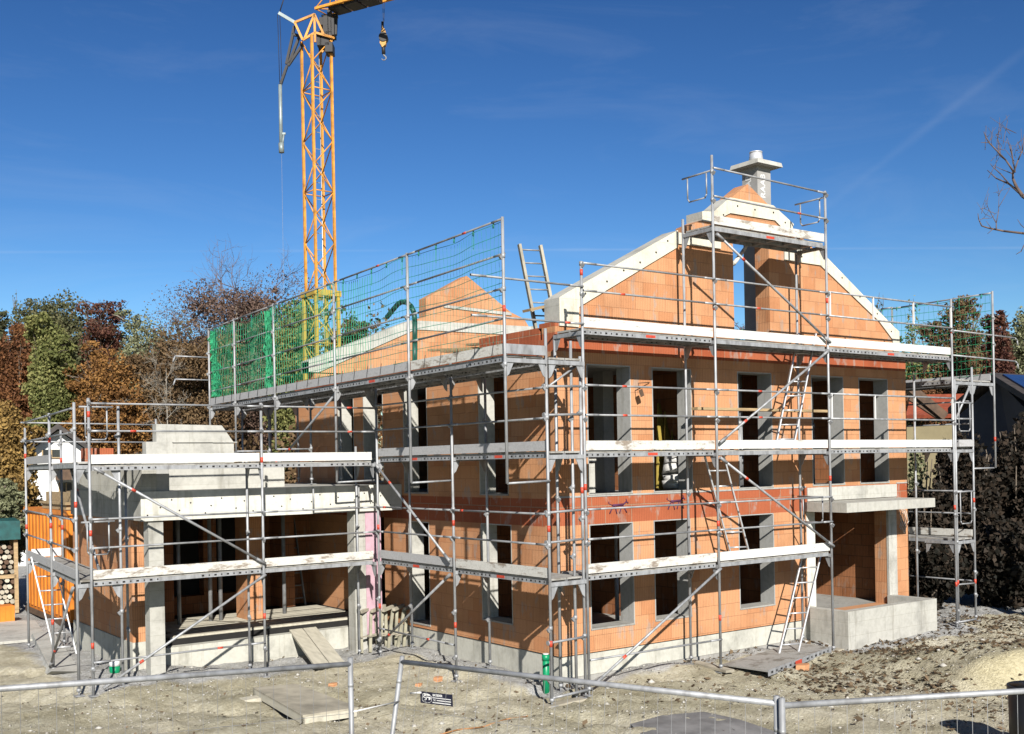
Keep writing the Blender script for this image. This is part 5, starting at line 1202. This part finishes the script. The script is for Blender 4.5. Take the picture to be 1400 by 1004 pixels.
twig([(1450, 340, 0), (1425, 322, 0), (1398, 319, 0), (1372, 316, .2), (1352, 312, .3), (1342, 309, .3), (1338, 300, .3), (1337, 292, .3)], .035, .007)
twig([(1362, 314, .2), (1362, 305, .2), (1352, 287, .3), (1347, 274, .3)], .014, .004); twig([(1362, 305, .2), (1365, 290, .2), (1366, 266, .3)], .012, .004); twig([(1358, 313, .2), (1350, 320, .2)], .01, .005); twig([(1355, 312, .2), (1348, 302, .1)], .008, .004)
twig([(1425, 322, 0), (1402, 332, 0), (1396, 344, 0), (1389, 348, 0)], .018, .006); twig([(1410, 320, 0), (1396, 308, .2), (1391, 300, .2)], .012, .004)
g_ = np.random.default_rng(5)
for k in range(34):
    x, y = ((1352, 195), (1364, 190), (1376, 186), (1392, 219), (1385, 215), (1370, 212), (1360, 230), (1352, 290), (1366, 270), (1345, 305), (1396, 206))[k % 11]; twig([(x+g_.normal(0, 5), y+g_.normal(0, 7), .2), (x+g_.normal(0, 7), y-10+g_.normal(0, 6), .3), (x+g_.normal(0, 9), y-22+g_.normal(0, 6), .3)], .007, .003)
m.build('branches', [TWIG], bt)

# ------------------------------------------------------------------ stones and dead leaves on the ground
def scatter(name, mat, n, area, smin, smax, flat, seed, dens=None):
    g = np.random.default_rng(seed); x = g.uniform(area[0], area[1], n*4); y = g.uniform(area[2], area[3], n*4)
    k = np.ones(len(x), bool) if dens is None else g.random(len(x)) < dens(x, y)
    k &= ~((x > -.05) & (x < 10.2) & (y > -.05))&~((x > -5.2) & (y > 6.1)); k &= ~((x > 6.4) & (x < 9.65) & (y > -1.1) & (y < 1))
    x, y = x[k][:n], y[k][:n]; c = len(x); z = gz(x, y); s = g.uniform(smin, smax, c)**1.0*(g.random(c)**1.6*.8+.35)
    if flat:
        t = g.uniform(0, 6.28, c); tilt = g.normal(0, .35, (c, 2)); ax = np.stack([np.cos(t), np.sin(t), tilt[:, 0]], 1)*s[:, None]; bx = np.stack([-np.sin(t), np.cos(t), tilt[:, 1]], 1)*s[:, None]*.55
        p = np.stack([x, y, z+.012+s*.22], 1); v = np.stack([p-ax, p-bx+[0, 0, -.006], p+ax, p+bx+[0, 0, .006]], 1).reshape(-1, 3); f = np.arange(c*4).reshape(c, 4)
    else:
        base = np.array([(1, 0, 0), (.3, .95, 0), (-.8, .6, 0), (-.8, -.6, 0), (.3, -.95, 0), (0, 0, .75), (0, 0, -.6)]); tri = np.array([(0, 1, 5), (1, 2, 5), (2, 3, 5), (3, 4, 5), (4, 0, 5), (1, 0, 6), (2, 1, 6), (3, 2, 6), (4, 3, 6), (0, 4, 6)])
        t = g.uniform(0, 6.28, c); B = base[None]*(1+g.normal(0, .22, (c, 7, 1)))*np.array([1, .8, .75]); ct, st = np.cos(t)[:, None], np.sin(t)[:, None]
        v = np.stack([B[..., 0]*ct-B[..., 1]*st, B[..., 0]*st+B[..., 1]*ct, B[..., 2]], -1)*s[:, None, None]+np.stack([x, y, z+s*.15], 1)[:, None]
        f = (tri[None]+np.arange(c)[:, None, None]*7).reshape(-1, 3); v = v.reshape(-1, 3)
    me = bpy.data.meshes.new(name); np_mesh(me, v, f); me.materials.append(mat); link(name, me, None, kind='stuff')
def bank(x, y):
    d = (x-4.6)*.35+(y+4.7)*.93; e = (x-4.3)*.93-(y+4.7)*.35
    return 1-.93*np.exp(-((d-.12)/.42)**4)*(e > .3)
ln_ = lambda x, y: bank(x, y)* np.clip((x-1.2)/4, .03, 1)*np.clip(1.25-np.abs(y+3.2)/4.2, .05, 1)*(vn(x*1.1+3, y*1.1)**1.5*1.6)
scatter('dead_leaves', LITTER, 17000, (-7, 14, -8, 5.5), .03, .075, True, 71, ln_)
scatter('dead_leaves', LITTER, 1500, (-9, 3, -8, 6), .02, .05, True, 74, lambda x, y: .5*vn(x*.9, y*.9)*bank(x, y))
scatter('gravel', STONE, 9000, (-9, 13, -8, 6), .01, .03, False, 72, lambda x, y: vn(x*.8+5, y*.8)**1.2*bank(x, y))
scatter('rubble', STONE, 420, (-8, 12, -7, 5.5), .03, .07, False, 73, lambda x, y: vn(x*.7+15, y*.7)**2*bank(x, y))

# ------------------------------------------------------------------ sky, sun, camera
W = bpy.data.worlds.new('World'); SC.world = W; W.use_nodes = True; nt = W.node_tree; bg = nt.nodes['Background']
ray = Vector((.80, 1.70, -1.05)).normalized(); sun_dir = -ray; el = math.asin(sun_dir.z); az = math.atan2(sun_dir.x, sun_dir.y)
sky = N(nt, 'ShaderNodeTexSky', sky_type='NISHITA', sun_disc=False, sun_elevation=el, sun_rotation=az); sky.altitude = 450; sky.air_density = 1.0; sky.dust_density = .3; sky.ozone_density = 2.6
# two faint contrails, fixed in the sky
tc = N(nt, 'ShaderNodeTexCoord'); nz_ = noise(nt, 22, 4, .6, vec=tc.outputs['Generated']); nb = noise(nt, 5, 3, .6, vec=tc.outputs['Generated'])
def contrail(a, b, wid, amt):
    n_ = sight(*a).normalized().cross(sight(*b).normalized()).normalized()
    d = N(nt, 'ShaderNodeVectorMath', operation='DOT_PRODUCT'); nt.links.new(tc.outputs['Generated'], d.inputs[0]); d.inputs[1].default_value = n_
    ab = N(nt, 'ShaderNodeMath', operation='ABSOLUTE'); nt.links.new(d.outputs['Value'], ab.inputs[0])
    w = N(nt, 'ShaderNodeMath', operation='MULTIPLY_ADD'); nt.links.new(nz_, w.inputs[0]); w.inputs[1].default_value = wid*1.2; nt.links.new(ab.outputs[0], w.inputs[2])
    r = ramp(nt, [(0, (1, 1, 1)), (1, (0, 0, 0))]); mr = N(nt, 'ShaderNodeMapRange', interpolation_type='SMOOTHSTEP'); nt.links.new(w.outputs[0], mr.inputs['Value'])
    mr.inputs['From Min'].default_value = wid*.4; mr.inputs['From Max'].default_value = wid*2.0; mr.inputs['To Min'].default_value = amt; mr.inputs['To Max'].default_value = 0
    # only ahead of the camera side of the sky, fading along its length
    m2 = N(nt, 'ShaderNodeMath', operation='MULTIPLY'); nt.links.new(mr.outputs[0], m2.inputs[0]); rr = ramp(nt, [(.38, (0, 0, 0)), (.62, (1, 1, 1))], nb); nt.links.new(rr.outputs[0], m2.inputs[1]); return m2.outputs[0]
c1 = contrail((0, 345), (700, 342), .0014, .12); c2 = contrail((1140, 275), (1400, 70), .0042, .05)
wm = N(nt, 'ShaderNodeMapping'); wm.inputs['Scale'].default_value = (1.6, 2.4, 9); wm.inputs['Rotation'].default_value = (.25, .1, .3); nt.links.new(tc.outputs['Generated'], wm.inputs[0])
wn_ = N(nt, 'ShaderNodeTexNoise'); wn_.inputs['Scale'].default_value = 2.2; wn_.inputs['Detail'].default_value = 7; wn_.inputs['Roughness'].default_value = .62; wn_.inputs['Distortion'].default_value = .6; nt.links.new(wm.outputs[0], wn_.inputs['Vector'])
wr = ramp(nt, [(.50, (0, 0, 0)), (.85, (.09, .09, .09))], wn_.outputs['Fac']).outputs[0]
a0_ = N(nt, 'ShaderNodeMath', operation='ADD'); nt.links.new(c1, a0_.inputs[0]); nt.links.new(wr, a0_.inputs[1])
ad = N(nt, 'ShaderNodeMath', operation='ADD', use_clamp=True); nt.links.new(a0_.outputs[0], ad.inputs[0]); nt.links.new(c2, ad.inputs[1])
hs = N(nt, 'ShaderNodeHueSaturation'); hs.inputs['Saturation'].default_value = 1.15; hs.inputs['Value'].default_value = 1.0; nt.links.new(sky.outputs[0], hs.inputs['Color'])
tint = mixc(nt, 1.0, hs.outputs[0], (1.05, 1.06, 1.28), 'MULTIPLY')
cap = mixc(nt, 1.0, tint, (14, 14, 14), 'DARKEN'); gm = N(nt, 'ShaderNodeGamma'); gm.inputs['Gamma'].default_value = 1.5; nt.links.new(cap, gm.inputs[0])
tint = mixc(nt, 1.0, gm.outputs[0], (.345, .35, .268), 'MULTIPLY')
nt.links.new(mixc(nt, ad.outputs[0], tint, (6.5, 7.2, 8.2)), bg.inputs[0]); bg.inputs[1].default_value = .05
sl = bpy.data.lights.new('sun', 'SUN'); sl.energy = 5.0; sl.angle = R(.5); sl.color = (1, .955, .89); so = bpy.data.objects.new('sun', sl); COL.objects.link(so); so.rotation_euler = sun_dir.to_track_quat('Z', 'Y').to_euler(); so.location = (0, 0, 40)
cam = bpy.data.cameras.new('camera'); co = bpy.data.objects.new('camera', cam); COL.objects.link(co); SC.camera = co
cam.sensor_fit = 'HORIZONTAL'; cam.sensor_width = 36; cam.lens = FPX/1400*36; cam.shift_y = 132/1400; cam.clip_start = .1; cam.clip_end = 2000
c_, s_ = math.cos(ROLL), math.sin(ROLL); cx_ = RIGHT*c_-UP*s_; cy_ = RIGHT*s_+UP*c_; cz_ = -FWD
M = Matrix((cx_, cy_, cz_)).transposed().to_4x4(); M.translation = CAM; co.matrix_world = M
vs = SC.view_settings; vs.view_transform = 'Standard'; vs.look = 'None'; vs.exposure = 1.05; vs.gamma = 1
SC.cycles.use_denoising = True; SC.cycles.max_bounces = 6; SC.cycles.diffuse_bounces = 2
